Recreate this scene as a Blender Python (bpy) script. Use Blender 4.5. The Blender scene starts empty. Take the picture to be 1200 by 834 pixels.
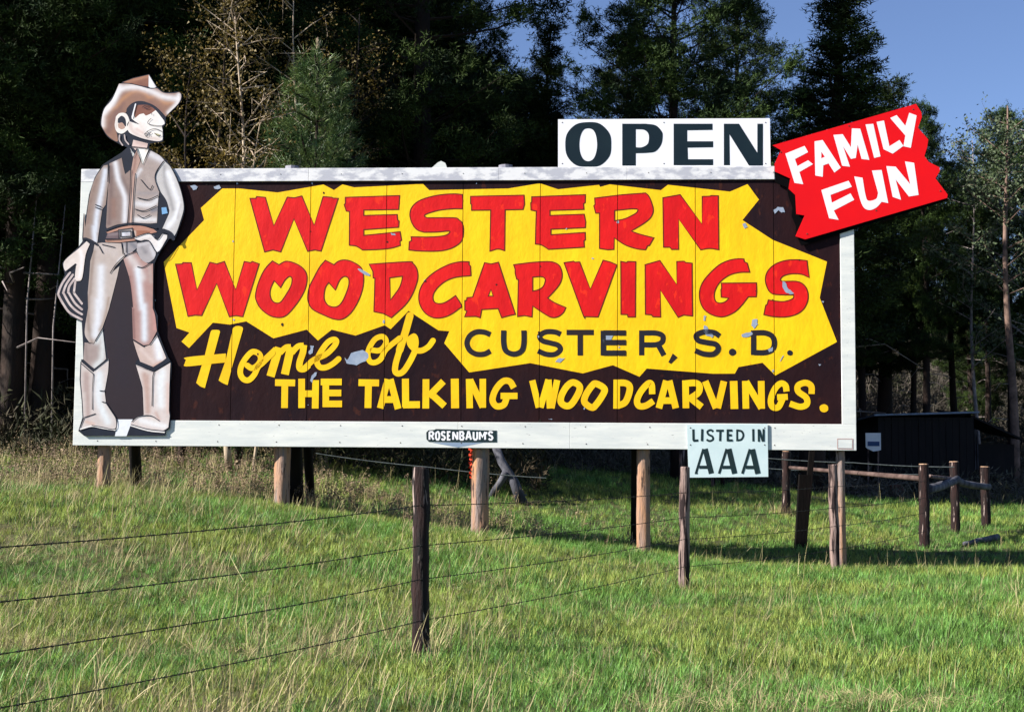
import bpy, bmesh, math, random
import numpy as np
from mathutils import Vector, Matrix, noise, geometry
R = math.radians
sc = bpy.context.scene
C = sc.collection
random.seed(7); RNG = np.random.default_rng(11)

# ------------------------------------------------------------------ camera
EYE = Vector((0, 0, 1.30)); FPX = 1667.0
PITCH, ROLL = .0785, .0074
_f = Vector((0, math.cos(PITCH), math.sin(PITCH))); _r0 = Vector((1, 0, 0)); _u0 = _r0.cross(_f)
_r = _r0*math.cos(ROLL) + _u0*math.sin(ROLL); _u = _u0*math.cos(ROLL) - _r0*math.sin(ROLL)
cd = bpy.data.cameras.new('camera'); cam = bpy.data.objects.new('camera', cd); C.objects.link(cam)
cam.matrix_world = Matrix(((_r.x, _u.x, -_f.x, EYE.x), (_r.y, _u.y, -_f.y, EYE.y), (_r.z, _u.z, -_f.z, EYE.z), (0, 0, 0, 1)))
cd.sensor_width = 36; cd.lens = 36*FPX/1200; cd.clip_start = .1; cd.clip_end = 3000
sc.camera = cam

# ------------------------------------------------------------------ light
TO_SUN = Vector((-1.4, -.44, 1.0)).normalized()
w = bpy.data.worlds.new('World'); sc.world = w; w.use_nodes = True
nt = w.node_tree; nt.nodes.clear()
sky = nt.nodes.new('ShaderNodeTexSky'); sky.sky_type = 'NISHITA'; sky.sun_disc = False
sky.sun_elevation = math.asin(TO_SUN.z); sky.sun_rotation = math.atan2(TO_SUN.x, TO_SUN.y) % (2*math.pi)
sky.altitude = 1600; sky.air_density = 1.0; sky.dust_density = .3; sky.ozone_density = 4.5
bg = nt.nodes.new('ShaderNodeBackground'); bg.inputs[1].default_value = .067
wo = nt.nodes.new('ShaderNodeOutputWorld')
hsv = nt.nodes.new('ShaderNodeHueSaturation'); hsv.inputs['Saturation'].default_value = .98; hsv.inputs['Hue'].default_value = .508
nt.links.new(sky.outputs[0], hsv.inputs['Color']); nt.links.new(hsv.outputs[0], bg.inputs[0]); nt.links.new(bg.outputs[0], wo.inputs[0])
sl = bpy.data.lights.new('sun', 'SUN'); sl.energy = 5.0; sl.angle = R(.5); sl.color = (1, .955, .89)
so = bpy.data.objects.new('sun', sl); C.objects.link(so); so.location = (-40, -12, 30)
so.rotation_euler = TO_SUN.to_track_quat('Z', 'Y').to_euler()
vs = sc.view_settings; sc.display_settings.display_device = 'sRGB'
vs.view_transform = 'Standard'; vs.look = 'None'; vs.exposure = 1.22; vs.gamma = 1; vs.use_curve_mapping = False
sc.cycles.max_bounces = 5; sc.cycles.diffuse_bounces = 2; sc.cycles.glossy_bounces = 2; sc.cycles.transparent_max_bounces = 4

# ------------------------------------------------------------------ helpers
def lin(c):
    return tuple(((v/255)/12.92 if v/255 <= .04045 else ((v/255+.055)/1.055)**2.4) for v in c)

def ray(px, py):
    return (_f + _r*((px-600)/FPX) + _u*((417-py)/FPX))

def at(px, py, Y):
    d = ray(px, py); return EYE + d*(Y/d.y)

def sst(a, b, x):
    t = min(1, max(0, (x-a)/(b-a))); return t*t*(3-2*t)

def G(x, y):
    "height of the meadow and of the wooded hill behind it"
    h = .92*sst(11, 20.5, y)*sst(3.5, -6.5, x)
    h -= .17*sst(1.5, 5.5, x)*sst(18.2, 20.4, y)*sst(23.2, 21.2, y)*sst(16, 10, x)
    h += (.35 + .75*sst(12, 2, x))*sst(22.5, 36, y) + .5*sst(36, 50, y)
    h += (11 + 5*sst(30, -10, x))*sst(50, 105, y)
    h += (.05*noise.noise(Vector((x*.35, y*.35, 3))) + .018*noise.noise(Vector((x*1.7, y*1.7, 9))))*sst(2, 8, y+5)
    h -= .35*sst(6.5, 2.5, y)*sst(-9, -3, y)
    return h

def ghit(px, py):
    d = ray(px, py); t = 3.
    while t < 120:
        p = EYE + d*t
        if p.z <= G(p.x, p.y): return p
        t += .05
    return EYE + d*60

def tag(o, label=None, cat=None, group=None, kind=None):
    if label: o['label'] = label
    if cat: o['category'] = cat
    if group: o['group'] = group
    if kind: o['kind'] = kind
    return o

def empty(name, loc, rz=0, **k):
    o = bpy.data.objects.new(name, None); C.objects.link(o); o.location = loc; o.rotation_euler = (0, 0, rz)
    o.empty_display_size = .2
    return tag(o, **k)

def link(name, me, m=None, parent=None):
    o = bpy.data.objects.new(name, me); C.objects.link(o)
    if m is not None and not me.materials: me.materials.append(m)
    if parent is not None: o.parent = parent
    return o

def pymesh(name, vs, fs, smooth=False):
    me = bpy.data.meshes.new(name); me.from_pydata([tuple(v) for v in vs], [], fs)
    if smooth: me.polygons.foreach_set('use_smooth', [True]*len(me.polygons))
    me.update(); return me

def trimesh(name, V, smooth=False):
    "fast: V is (n,3,3) array of loose triangles"
    n = len(V); me = bpy.data.meshes.new(name)
    me.vertices.add(n*3); me.vertices.foreach_set('co', np.asarray(V, dtype=np.float32).ravel())
    me.loops.add(n*3); me.loops.foreach_set('vertex_index', np.arange(n*3, dtype=np.int32))
    me.polygons.add(n); me.polygons.foreach_set('loop_start', np.arange(0, n*3, 3, dtype=np.int32))
    me.polygons.foreach_set('loop_total', np.full(n, 3, dtype=np.int32))
    me.update(calc_edges=True); return me

def box(vs, fs, x0, x1, y0, y1, z0, z1):
    b = len(vs)
    vs += [(x0,y0,z0),(x1,y0,z0),(x1,y1,z0),(x0,y1,z0),(x0,y0,z1),(x1,y0,z1),(x1,y1,z1),(x0,y1,z1)]
    fs += [tuple(b+i for i in f) for f in ((0,1,5,4),(1,2,6,5),(2,3,7,6),(3,0,4,7),(4,5,6,7),(3,2,1,0))]

def boxmesh(name, dims, bev=.004):
    vs, fs = [], []; box(vs, fs, *dims); me = pymesh(name, vs, fs)
    if bev:
        bm = bmesh.new(); bm.from_mesh(me)
        bmesh.ops.bevel(bm, geom=list(bm.edges), offset=bev, segments=1, affect='EDGES'); bm.to_mesh(me); bm.free()
    return me

def tube(path, radii, n=8, vs=None, fs=None, caps=True, wob=0, seed=0):
    "tube along path; appends"
    vs = [] if vs is None else vs; fs = [] if fs is None else fs
    b = len(vs); P = [Vector(p) for p in path]; m = len(P)
    ref = Vector((0, 0, 1)); t0 = (P[1]-P[0]).normalized()
    if abs(t0.dot(ref)) > .9: ref = Vector((1, 0, 0))
    for i, p in enumerate(P):
        t = (P[min(i+1, m-1)]-P[max(i-1, 0)]).normalized()
        a = t.cross(ref).normalized(); c = t.cross(a)
        r = radii[i] if hasattr(radii, '__len__') else radii
        for k in range(n):
            an = 2*math.pi*k/n
            q = r*(1 + (wob*noise.noise(Vector((math.cos(an)*1.6+seed, math.sin(an)*1.6, i*.55+seed*3)))+(wob*.55*noise.noise(Vector((math.cos(an)*6+seed, math.sin(an)*6, i*.12+seed))) if n > 15 else 0) if wob else 0))
            vs.append(p + a*math.cos(an)*q + c*math.sin(an)*q)
    for i in range(m-1):
        for k in range(n):
            k2 = (k+1) % n
            fs.append((b+i*n+k, b+i*n+k2, b+(i+1)*n+k2, b+(i+1)*n+k))
    if caps:
        fs.append(tuple(b+k for k in range(n))[::-1]); fs.append(tuple(b+(m-1)*n+k for k in range(n)))
    return vs, fs

# ------------------------------------------------------------------ materials
MATS = {}
def mat(name, c1, c2=None, scale=3., rough=.7, bump=0., bscale=None, dist=.02, stretch=(1, 1, 1), c3=None, c3scale=20, c3thr=.62,
        rand=0., spec=.3, thr=(.35, .65), coord='Object', island=0., trans=0., metal=0.):
    "c1/c2 blended by noise, sparse c3 spots; rand: value shift per object, island: per leaf"
    if name in MATS: return MATS[name]
    m = bpy.data.materials.new(name); m.use_nodes = True; MATS[name] = m
    t = m.node_tree; N = t.nodes; L = t.links; b = N['Principled BSDF']
    b.inputs['Roughness'].default_value = rough; b.inputs['Specular IOR Level'].default_value = spec; b.inputs['Metallic'].default_value = metal
    tc = N.new('ShaderNodeTexCoord'); mp = N.new('ShaderNodeMapping'); mp.inputs['Scale'].default_value = stretch
    L.new(tc.outputs[coord], mp.inputs[0])
    def nz(s, det=5):
        n = N.new('ShaderNodeTexNoise'); n.inputs['Scale'].default_value = s; n.inputs['Detail'].default_value = det; n.inputs['Roughness'].default_value = .6
        L.new(mp.outputs[0], n.inputs[0]); return n
    def mr(src, a, bb, o0=0., o1=1.):
        q = N.new('ShaderNodeMapRange'); q.inputs[1].default_value = a; q.inputs[2].default_value = bb
        q.inputs[3].default_value = o0; q.inputs[4].default_value = o1; L.new(src, q.inputs[0]); return q.outputs[0]
    def mix(f, a, c):
        x = N.new('ShaderNodeMix'); x.data_type = 'RGBA'
        if hasattr(f, 'links') or not isinstance(f, float): L.new(f, x.inputs[0])
        else: x.inputs[0].default_value = f
        for s, v in ((x.inputs[6], a), (x.inputs[7], c)):
            if isinstance(v, tuple): s.default_value = (*v, 1)
            else: L.new(v, s)
        return x.outputs[2]
    col = c1
    if c2 is not None: col = mix(mr(nz(scale).outputs[0], *thr), c1, c2)
    if c3 is not None: col = mix(mr(nz(c3scale, 3).outputs[0], c3thr, c3thr+.05), col, c3)
    if rand or island:
        hs = N.new('ShaderNodeHueSaturation')
        if isinstance(col, tuple): hs.inputs['Color'].default_value = (*col, 1)
        else: L.new(col, hs.inputs['Color'])
        v = None
        if rand:
            oi = N.new('ShaderNodeObjectInfo'); v = mr(oi.outputs['Random'], 0, 1, 1-rand, 1+rand)
            L.new(mr(oi.outputs['Random'], 0, 1, .5-.025*rand*2, .5+.02*rand*2), hs.inputs['Hue'])
        if island:
            ge = N.new('ShaderNodeNewGeometry'); v2 = mr(ge.outputs['Random Per Island'], 0, 1, 1-island, 1+island)
            if v is None: v = v2
            else:
                mm = N.new('ShaderNodeMath'); mm.operation = 'MULTIPLY'; L.new(v, mm.inputs[0]); L.new(v2, mm.inputs[1]); v = mm.outputs[0]
        L.new(v, hs.inputs['Value']); col = hs.outputs[0]
    if isinstance(col, tuple): b.inputs['Base Color'].default_value = (*col, 1)
    else: L.new(col, b.inputs['Base Color'])
    if trans:
        ts = N.new('ShaderNodeBsdfTranslucent'); ms = N.new('ShaderNodeMixShader'); ms.inputs[0].default_value = trans
        if isinstance(col, tuple): ts.inputs[0].default_value = (*col, 1)
        else: L.new(col, ts.inputs[0])
        L.new(b.outputs[0], ms.inputs[1]); L.new(ts.outputs[0], ms.inputs[2]); L.new(ms.outputs[0], N['Material Output'].inputs[0])
    if bump:
        bp = N.new('ShaderNodeBump'); bp.inputs['Strength'].default_value = bump; bp.inputs['Distance'].default_value = dist
        L.new(nz(bscale or scale*3).outputs[0], bp.inputs['Height']); L.new(bp.outputs[0], b.inputs['Normal'])
    return m

def S(*c): return lin(c)
def E(*c): return tuple(v*.97 for v in lin(c))      # enamel and sign paints, scaled down to offset how strongly the sun lights the board
M_ground = mat('meadow_soil', S(50, 60, 26), S(72, 70, 38), 1.3, .95, .5, 12, .05, coord='Object', c3=S(52, 44, 30), c3scale=5, c3thr=.6)
M_grass = mat('green_grass', S(140, 160, 66), S(158, 166, 92), .5, .5, rand=.34, trans=.35, spec=.25)
M_grass2 = mat('lush_grass', S(108, 154, 72), S(124, 160, 74), .5, .45, rand=.32, trans=.35, spec=.3)
M_grass3 = mat('dark_grass', S(58, 88, 38), S(84, 108, 48), .5, .5, rand=.3, trans=.25, spec=.25)
M_straw = mat('straw', S(158, 144, 102), S(180, 166, 126), 2, .7, rand=.25, trans=.15)
M_weed = mat('dry_weed', S(150, 138, 98), S(166, 150, 108), 4, .85, rand=.35, island=.25)
M_weedhead = mat('seed_head', S(120, 100, 88), S(142, 122, 96), 9, .9, rand=.35, island=.3)
M_white = mat('weathered_white_paint', E(226, 226, 219), E(205, 208, 205), 2.5, .6, .3, 22, .004, (.5, 1, 3.2), c3=E(140, 138, 134), c3scale=24, c3thr=.685)
M_white2 = mat('mottled_aluminium_paint', E(224, 222, 222), E(180, 180, 188), 3.2, .5, .2, 9, .004, (1, 1, 2.2), c3=E(150, 140, 142), c3scale=30, c3thr=.72, thr=(.44, .56))
M_brown = mat('dark_brown_enamel', S(44, 23, 24), S(26, 17, 24), 1.1, .6, .5, 2.4, .035, (1, 1, .6), c3=S(58, 30, 26), c3scale=7, c3thr=.62, rand=.15, spec=.08)
M_yellow = mat('yellow_enamel', E(252, 203, 2), E(247, 192, 2), 2.0, .42, .5, 2.4, .035, (1, 1, .6), c3=E(226, 168, 6), c3scale=11, c3thr=.70, spec=.35)
M_yellow2 = mat('yellow_lettering', E(250, 202, 12), E(240, 184, 10), 3.0, .45, .1, 9, .004)
M_red = mat('red_enamel', E(224, 16, 6), E(206, 4, 10), 1.8, .42, .5, 2.4, .035, (1, 1, .6), c3=E(236, 40, 8), c3scale=6, c3thr=.60, spec=.35)
M_edge = mat('letter_outline', S(108, 32, 8), S(80, 26, 10), 6, .5)
M_ink = mat('black_lettering', S(42, 28, 26), S(28, 30, 40), 2.0, .45)
M_inkgreen = mat('dark_green_lettering', S(18, 44, 48), S(22, 38, 40), 3.0, .5, c3=S(60, 80, 84), c3scale=40, c3thr=.72)
M_chip = mat('bare_grey_metal', E(134, 148, 170), E(158, 168, 184), 7, .5, .2, 20, .003)
M_seam = mat('dark_backing', S(36, 26, 20), S(20, 16, 16), 4, .8)
M_fred = mat('fresh_red_paint', E(228, 2, 6), E(220, 0, 8), 1.5, .4, .08, 6, .004)
M_fwhite = mat('sign_white_paint', E(238, 236, 238), E(230, 229, 234), 3, .45, .1, 10, .003)
M_aaa = mat('pale_green_white_paint', E(204, 220, 220), E(194, 212, 213), 3, .5, .1, 14, .003, c3=E(150, 176, 180), c3scale=34, c3thr=.72)
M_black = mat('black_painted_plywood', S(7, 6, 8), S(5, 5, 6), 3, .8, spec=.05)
M_navy = mat('navy_ink', S(22, 28, 44), S(16, 20, 34), 5, .5)
M_inkb = mat('sign_ink', S(22, 34, 44), S(30, 40, 52), 5, .5)
M_cream = mat('cream_paint', E(232, 226, 222), E(222, 216, 214), 6, .5)
M_rope = mat('rope_paint', E(206, 190, 186), E(176, 158, 156), 8, .5)
M_openink = mat('open_lettering', S(12, 28, 36), S(18, 34, 40), 3, .4)
M_post = mat('peeled_pine_post', S(176, 128, 90), S(124, 112, 108), 6, .8, 1., 40, .02, (1, 1, .14), c3=S(72, 54, 46), c3scale=26, c3thr=.59)
M_postdark = mat('creosoted_post', S(44, 22, 19), S(14, 10, 11), 22, .8, 1., 60, .02, (1, 1, .12), c3=S(160, 140, 132), c3scale=24, c3thr=.63)
M_postgrey = mat('grey_weathered_post', S(150, 128, 120), S(84, 64, 58), 20, .85, 1., 60, .02, (1, 1, .1), c3=S(34, 22, 22), c3scale=22, c3thr=.50)
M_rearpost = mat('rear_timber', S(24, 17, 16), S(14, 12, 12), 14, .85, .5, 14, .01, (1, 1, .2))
M_cut = mat('sawn_end', S(176, 146, 120), S(140, 108, 84), 12, .85, .4, 30, .005)
M_wire = mat('rusty_barbed_wire', S(30, 38, 36), S(52, 46, 42), 20, .6, metal=.2)
M_wirel = mat('galvanised_wire', S(128, 136, 134), S(90, 96, 96), 20, .4, metal=.5)
M_bark = mat('pine_bark', S(52, 38, 32), S(28, 24, 22), 3, .95, .9, 9, .04, (1, 1, .3), rand=.2)
M_barkp = mat('pale_bark', S(190, 172, 148), S(140, 118, 98), 3, .85, .5, 9, .02, (1, 1, .4), c3=S(60, 50, 44), c3scale=9, c3thr=.62)
M_deadlimb = mat('dead_grey_limb', S(150, 140, 136), S(100, 90, 88), 4, .9, .5, 12, .01)
M_needle = mat('pine_needles', S(15, 29, 18), S(58, 74, 30), 1.1, .7, rand=.2, island=.45, spec=.12)
M_needle2 = mat('yellowgreen_needles', S(78, 88, 32), S(44, 62, 26), 1.1, .7, rand=.2, island=.4, spec=.12)
M_young = mat('young_pine_needles', S(52, 84, 44), S(112, 128, 70), 2.5, .45, island=.45, trans=.15, spec=.4)
M_leaf = mat('spring_aspen_leaves', S(108, 90, 38), S(70, 62, 30), 1.2, .6, island=.45, trans=.2)
M_twig = mat('grey_brush_twigs', S(92, 84, 76), S(58, 58, 44), .4, .9, island=.4, rand=.25)
M_under = mat('dark_undergrowth', S(44, 52, 26), S(58, 48, 34), 1., .8, island=.4, rand=.3)
M_shed = mat('shade_dark_boards', S(30, 24, 24), S(18, 16, 18), 4, .85, .5, 14, .008, (1, 1, .2))  # near-black base colour makes up for tree shade missing on the shed
M_tin = mat('galvanised_roof', S(120, 134, 156), S(88, 98, 116), 5, .45, .2, 20, .004, metal=.3)
M_orange = mat('orange_flagging', S(226, 74, 32), S(196, 52, 26), 9, .6)
M_driftlog = mat('weathered_blue_grey_log', S(96, 96, 104), S(36, 36, 44), 5, .85, .7, 14, .012, (1, 1, .3))

# vertex-paint material (airbrushed artwork of the cutout)
mp_ = bpy.data.materials.new('airbrushed_sign_paint'); mp_.use_nodes = True
_t = mp_.node_tree; _b = _t.nodes['Principled BSDF']; _b.inputs['Roughness'].default_value = .45; _b.inputs['Specular IOR Level'].default_value = .3
_a = _t.nodes.new('ShaderNodeAttribute'); _a.attribute_name = 'paint'
_n = _t.nodes.new('ShaderNodeTexNoise'); _n.inputs['Scale'].default_value = 14; _n.inputs['Detail'].default_value = 6
_tc = _t.nodes.new('ShaderNodeTexCoord'); _t.links.new(_tc.outputs['Object'], _n.inputs[0])
_mr = _t.nodes.new('ShaderNodeMapRange'); _mr.inputs[3].default_value = .84; _mr.inputs[4].default_value = 1.12; _t.links.new(_n.outputs[0], _mr.inputs[0])
_mu = _t.nodes.new('ShaderNodeMix'); _mu.data_type = 'RGBA'; _mu.blend_type = 'MULTIPLY'; _mu.inputs[0].default_value = 1
_t.links.new(_a.outputs[0], _mu.inputs[6]); _t.links.new(_mr.outputs[0], _mu.inputs[7]); _t.links.new(_mu.outputs[2], _b.inputs['Base Color'])
M_paint = mp_

# ------------------------------------------------------------------ setting: ground
def axis(lo, hi, near0, near1, fine, coarse):
    a = [near0]; s = fine
    while a[-1] < near1: a.append(a[-1]+fine)
    s = fine
    while a[-1] < hi: s = min(s*1.25, coarse); a.append(a[-1]+s)
    b = [near0]; s = fine
    while b[-1] > lo: s = min(s*1.25, coarse); b.append(b[-1]-s)
    return b[:0:-1]+a
gx = axis(-600, 600, -12, 14, .3, 60); gy = axis(-300, 900, 5, 40, .3, 60)
vs_ = [(x, y, G(x, y)) for y in gy for x in gx]; nx = len(gx)
fs_ = [(j*nx+i, j*nx+i+1, (j+1)*nx+i+1, (j+1)*nx+i) for j in range(len(gy)-1) for i in range(nx-1)]
tag(link('ground', pymesh('ground', vs_, fs_, True), M_ground), kind='structure', label='grassy roadside meadow rising to a wooded hill')

# ------------------------------------------------------------------ billboard frame of reference
BC = Vector((-.767, 20.8, 2.355+EYE.z)); YAW = -.0559; BW, BH = 11.464, 4.138
BA = Vector((math.cos(YAW), math.sin(YAW), 0)); BN = Vector((math.sin(YAW), -math.cos(YAW), 0))
BO = Vector((BC.x, BC.y, G(BC.x, BC.y)))            # origin of the board's own axes: on the ground below its middle

def uv(px, py, t=0.):
    "pixel of the photograph -> (u, v) on the board plane standing t proud"
    d = ray(px, py); o = BC + BN*t
    p = EYE + d*((o-EYE).dot(BN)/d.dot(BN)) - BO
    return p.dot(BA), p.z

CR = dict(A=(280,215,8.571), B=(400,215,8.571), Cc=(540,215,8.571), D=(680,215,6.667), E=(190,295,8.571), F=(320,295,8.571), Gg=(430,295,8.571),
          H=(540,295,8.571), I=(660,295,8.571), J=(780,295,8.571), K=(860,280,8.571), L=(190,375,8.571), M=(300,375,8.571), N=(410,360,8.571),
          O=(530,375,7.059), P=(680,375,7.059), Q=(820,375,7.059), Rr=(315,430,7.059), Tt=(440,430,7.059), U=(790,480,8.571), H1=(100,80,9.231),
          T6=(80,160,7.5), L7=(60,250,7.5), K8=(60,340,6.667), B1=(80,430,7.5), V=(870,190,7.5), OP=(640,110,4.286), FF=(890,110,4.3875), X=(0,0,1))

def parse(s, crop='X'):
    out = []; sm = []; c = CR[crop]
    for tok in s.split():
        if ',' not in tok: c = CR[tok]; continue
        s_ = tok.endswith('s'); x, y = tok.rstrip('s').split(',')
        out.append((c[0]+float(x)/c[2], c[1]+float(y)/c[2])); sm.append(s_)
    return out, sm

def smooth(pts, sm, closed=True, k=4):
    n = len(pts); o = []
    rng = range(n if closed else n-1)
    for i in rng:
        p1, p2 = pts[i], pts[(i+1) % n]
        o.append(p1)
        if not (sm[i] or sm[(i+1) % n]): continue
        p0 = pts[(i-1) % n] if (sm[i] and (closed or i > 0)) else (2*p1[0]-p2[0], 2*p1[1]-p2[1])
        p3 = pts[(i+2) % n] if (sm[(i+1) % n] and (closed or i+2 < n)) else (2*p2[0]-p1[0], 2*p2[1]-p1[1])
        for j in range(1, k):
            t = j/k; t2 = t*t; t3 = t2*t
            o.append(tuple(.5*((2*p1[a]) + (-p0[a]+p2[a])*t + (2*p0[a]-5*p1[a]+4*p2[a]-p3[a])*t2 + (-p0[a]+3*p1[a]-3*p2[a]+p3[a])*t3) for a in (0, 1)))
    if not closed: o.append(pts[-1])
    return o

def poly(s, crop='X', t=0., k=4):
    "traced closed outline -> board (u, v) points"
    return [uv(x, y, t) for x, y in smooth(*parse(s, crop), True, k)]

def path(s, crop='X', t=0., allsmooth=False, k=4):
    p, sm = parse(s, crop)
    if allsmooth: sm = [True]*len(p)
    return [uv(x, y, t) for x, y in smooth(p, sm, False, k)]

def tess(outer, holes=()):
    loops = [[Vector((x, y, 0)) for x, y in l] for l in (outer, *holes)]
    flat = [p for l in loops for p in l]
    tr = [[(flat[i].x, flat[i].y) for i in t] for t in geometry.tessellate_polygon(loops)]
    o = []
    for t in tr:
        a = (t[1][0]-t[0][0])*(t[2][1]-t[0][1])-(t[1][1]-t[0][1])*(t[2][0]-t[0][0])
        if abs(a) > 1e-9: o.append(t if a > 0 else t[::-1])
    return o

def offset(pts, d, closed=True):
    n = len(pts); o = []
    for i in range(n):
        a = pts[(i-1) % n] if (closed or i > 0) else None; b = pts[i]; c = pts[(i+1) % n] if (closed or i < n-1) else None
        ns = []
        for p, q in ((a, b), (b, c)):
            if p is None or q is None: continue
            dx, dy = q[0]-p[0], q[1]-p[1]; l = math.hypot(dx, dy)
            if l > 1e-7: ns.append((-dy/l, dx/l))
        if not ns: o.append(b); continue
        mx = sum(v[0] for v in ns)/len(ns); my = sum(v[1] for v in ns)/len(ns); l2 = mx*mx+my*my
        kk = min(1/max(l2, 1e-6), 2.6)
        o.append((b[0]+mx*d*kk, b[1]+my*d*kk))
    return o

def ribbon(pts, w, closed=False, rnd=False):
    "flat brush stroke of width w along pts -> triangles"
    a = offset(pts, w/2, closed); b = offset(pts, -w/2, closed); n = len(pts); o = []
    for i in range(n if closed else n-1):
        j = (i+1) % n
        o += [[b[i], b[j], a[j]], [b[i], a[j], a[i]]]
    if rnd and not closed:
        for e, s in ((0, 1), (n-1, -1)):
            c = pts[e]; q = a[e] if s > 0 else b[e]; a0 = math.atan2(q[1]-c[1], q[0]-c[0])
            for k in range(6):
                t0, t1 = a0+math.pi*k/6, a0+math.pi*(k+1)/6
                o.append([c, (c[0]+w/2*math.cos(t0), c[1]+w/2*math.sin(t0)), (c[0]+w/2*math.cos(t1), c[1]+w/2*math.sin(t1))])
    return o

SEAMS = [uv(x, 350)[0] for x in (183, 273, 362, 451.5, 541.5, 632.5, 723.5, 815, 907)]
GAP = .0045
def cut(tris, seams=True):
    "clip triangles at the joints between the sheet-metal panels"
    if not seams: return tris
    ed = [-99]+SEAMS+[99]; o = []
    for t in tris:
        lo, hi = min(p[0] for p in t), max(p[0] for p in t)
        for k in range(len(ed)-1):
            x0, x1 = ed[k]+GAP, ed[k+1]-GAP
            if hi <= x0 or lo >= x1: continue
            P = t
            for lim, sg in ((x0, 1), (x1, -1)):
                Q = []
                for i in range(len(P)):
                    a, b = P[i], P[(i+1) % len(P)]; ia, ib = sg*(a[0]-lim) >= 0, sg*(b[0]-lim) >= 0
                    if ia: Q.append(a)
                    if ia != ib:
                        f = (lim-a[0])/(b[0]-a[0]); Q.append((lim, a[1]+(b[1]-a[1])*f))
                P = Q
                if len(P) < 3: break
            if len(P) >= 3: o.append(P)
    return o

def sheet(name, polys, t, m, parent, seams=True):
    "thin painted layer standing t proud of the board face"
    vs, fs = [], []
    for P in cut(polys, seams):
        b = len(vs); vs += [(x, -t, y) for x, y in P]; fs.append(tuple(range(b, b+len(P))))
    me = pymesh(name, vs, fs)
    bm = bmesh.new(); bm.from_mesh(me); bmesh.ops.remove_doubles(bm, verts=bm.verts, dist=1e-5)
    bm.normal_update()
    for f in bm.faces:
        if f.normal.y > 0: f.normal_flip()
    bm.to_mesh(me); bm.free()
    return link(name, me, m, parent)

def slab(name, outline, t0, t1, m, parent, holes=()):
    "solid plate between depths t0 (back) and t1 (front)"
    vs, fs = [], []
    for P in tess(outline, holes):
        b = len(vs); vs += [(x, -t1, y) for x, y in P]; fs.append((b, b+1, b+2))
        b = len(vs); vs += [(x, -t0, y) for x, y in P]; fs.append((b+2, b+1, b))
    n = len(outline)
    for i in range(n):
        p, q = outline[i], outline[(i+1) % n]; b = len(vs)
        vs += [(p[0], -t1, p[1]), (q[0], -t1, q[1]), (q[0], -t0, q[1]), (p[0], -t0, p[1])]; fs.append((b, b+1, b+2, b+3))
    me = pymesh(name, vs, fs); bm = bmesh.new(); bm.from_mesh(me); bmesh.ops.remove_doubles(bm, verts=bm.verts, dist=1e-5)
    bmesh.ops.recalc_face_normals(bm, faces=bm.faces); bm.to_mesh(me); bm.free()
    return link(name, me, m, parent)

def onboard(dz=0.): return dict(loc=BO, rz=YAW)

# ------------------------------------------------------------------ billboard
bb = empty('billboard', BO, YAW, label='long painted wooden billboard with red WESTERN WOODCARVINGS lettering on yellow, white frame', cat='billboard')
UL, UR = -BW/2, BW/2; VB = BC.z-BO.z-BH/2; VT = VB+BH
def vpx(px, py): return uv(px, py)[1]
vTopIn = vpx(560, 212); vBotIn = vpx(560, 494.5)
uLin = uv(114, 350)[0]; uRin = uv(985, 350)[0]
# panels
edges = [UL+.03]+SEAMS+[UR-.03]
for i in range(len(edges)-1):
    x0, x1 = edges[i]+GAP, edges[i+1]-GAP
    vs, fs = [], []; box(vs, fs, x0, x1, 0, .012, vBotIn-.05, vTopIn+.05)
    link('panel', pymesh('panel', vs, fs), M_brown, bb)
vs, fs = [], []; box(vs, fs, UL+.02, UR-.02, .016, .03, vBotIn-.06, vTopIn+.06)
link('backing', pymesh('backing', vs, fs), M_seam, bb)
# frame boards
TR_ = .026
def board(name, x0, x1, z0, z1, m, y0=-TR_, y1=.02):
    return link(name, boxmesh(name, (x0, x1, y0, y1, z0, z1), .004), m, bb)
us = [UL, uv(537, 510)[0], uv(668, 510)[0], UR]
for a, b in zip(us[:-1], us[1:]): board('bottom_rail', a+.001, b-.001, VB, vBotIn, M_white, -TR_-.001)
us = [UL, uv(362, 205)[0], uv(585, 205)[0], uv(735, 205)[0], uv(907.5, 205)[0]]
for a, b in zip(us[:-1], us[1:]): board('top_rail', a+.001, b-.001, vTopIn, VT, M_white2, -TR_-.002)
board('top_rail', us[-1]+.001, UR, vTopIn, VT, M_white2, -TR_+.006)
board('side_board', UL, uLin, vBotIn+.001, vTopIn-.001, M_white)
board('side_board', uRin, UR, vBotIn+.001, vTopIn-.001, M_white)
# little rusty-edged tin tag low on the right end of the apron
p = poly('982,515 998,515 998,525 982,524.5'); slab('tin_tag', p, TR_+.001, TR_+.004, M_white, bb)
sheet('tag_border', ribbon(offset(p, .012), .010, True), TR_+.0045, mat('tag_border', S(190, 158, 152), rough=.6), bb, False)
# bent scrap and nail stubs on the top edge
slab('bent_scrap', poly('505,198 513,191 517,189 522,191.5 524,197 521,199'), -.01, .02, M_white, bb)

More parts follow.
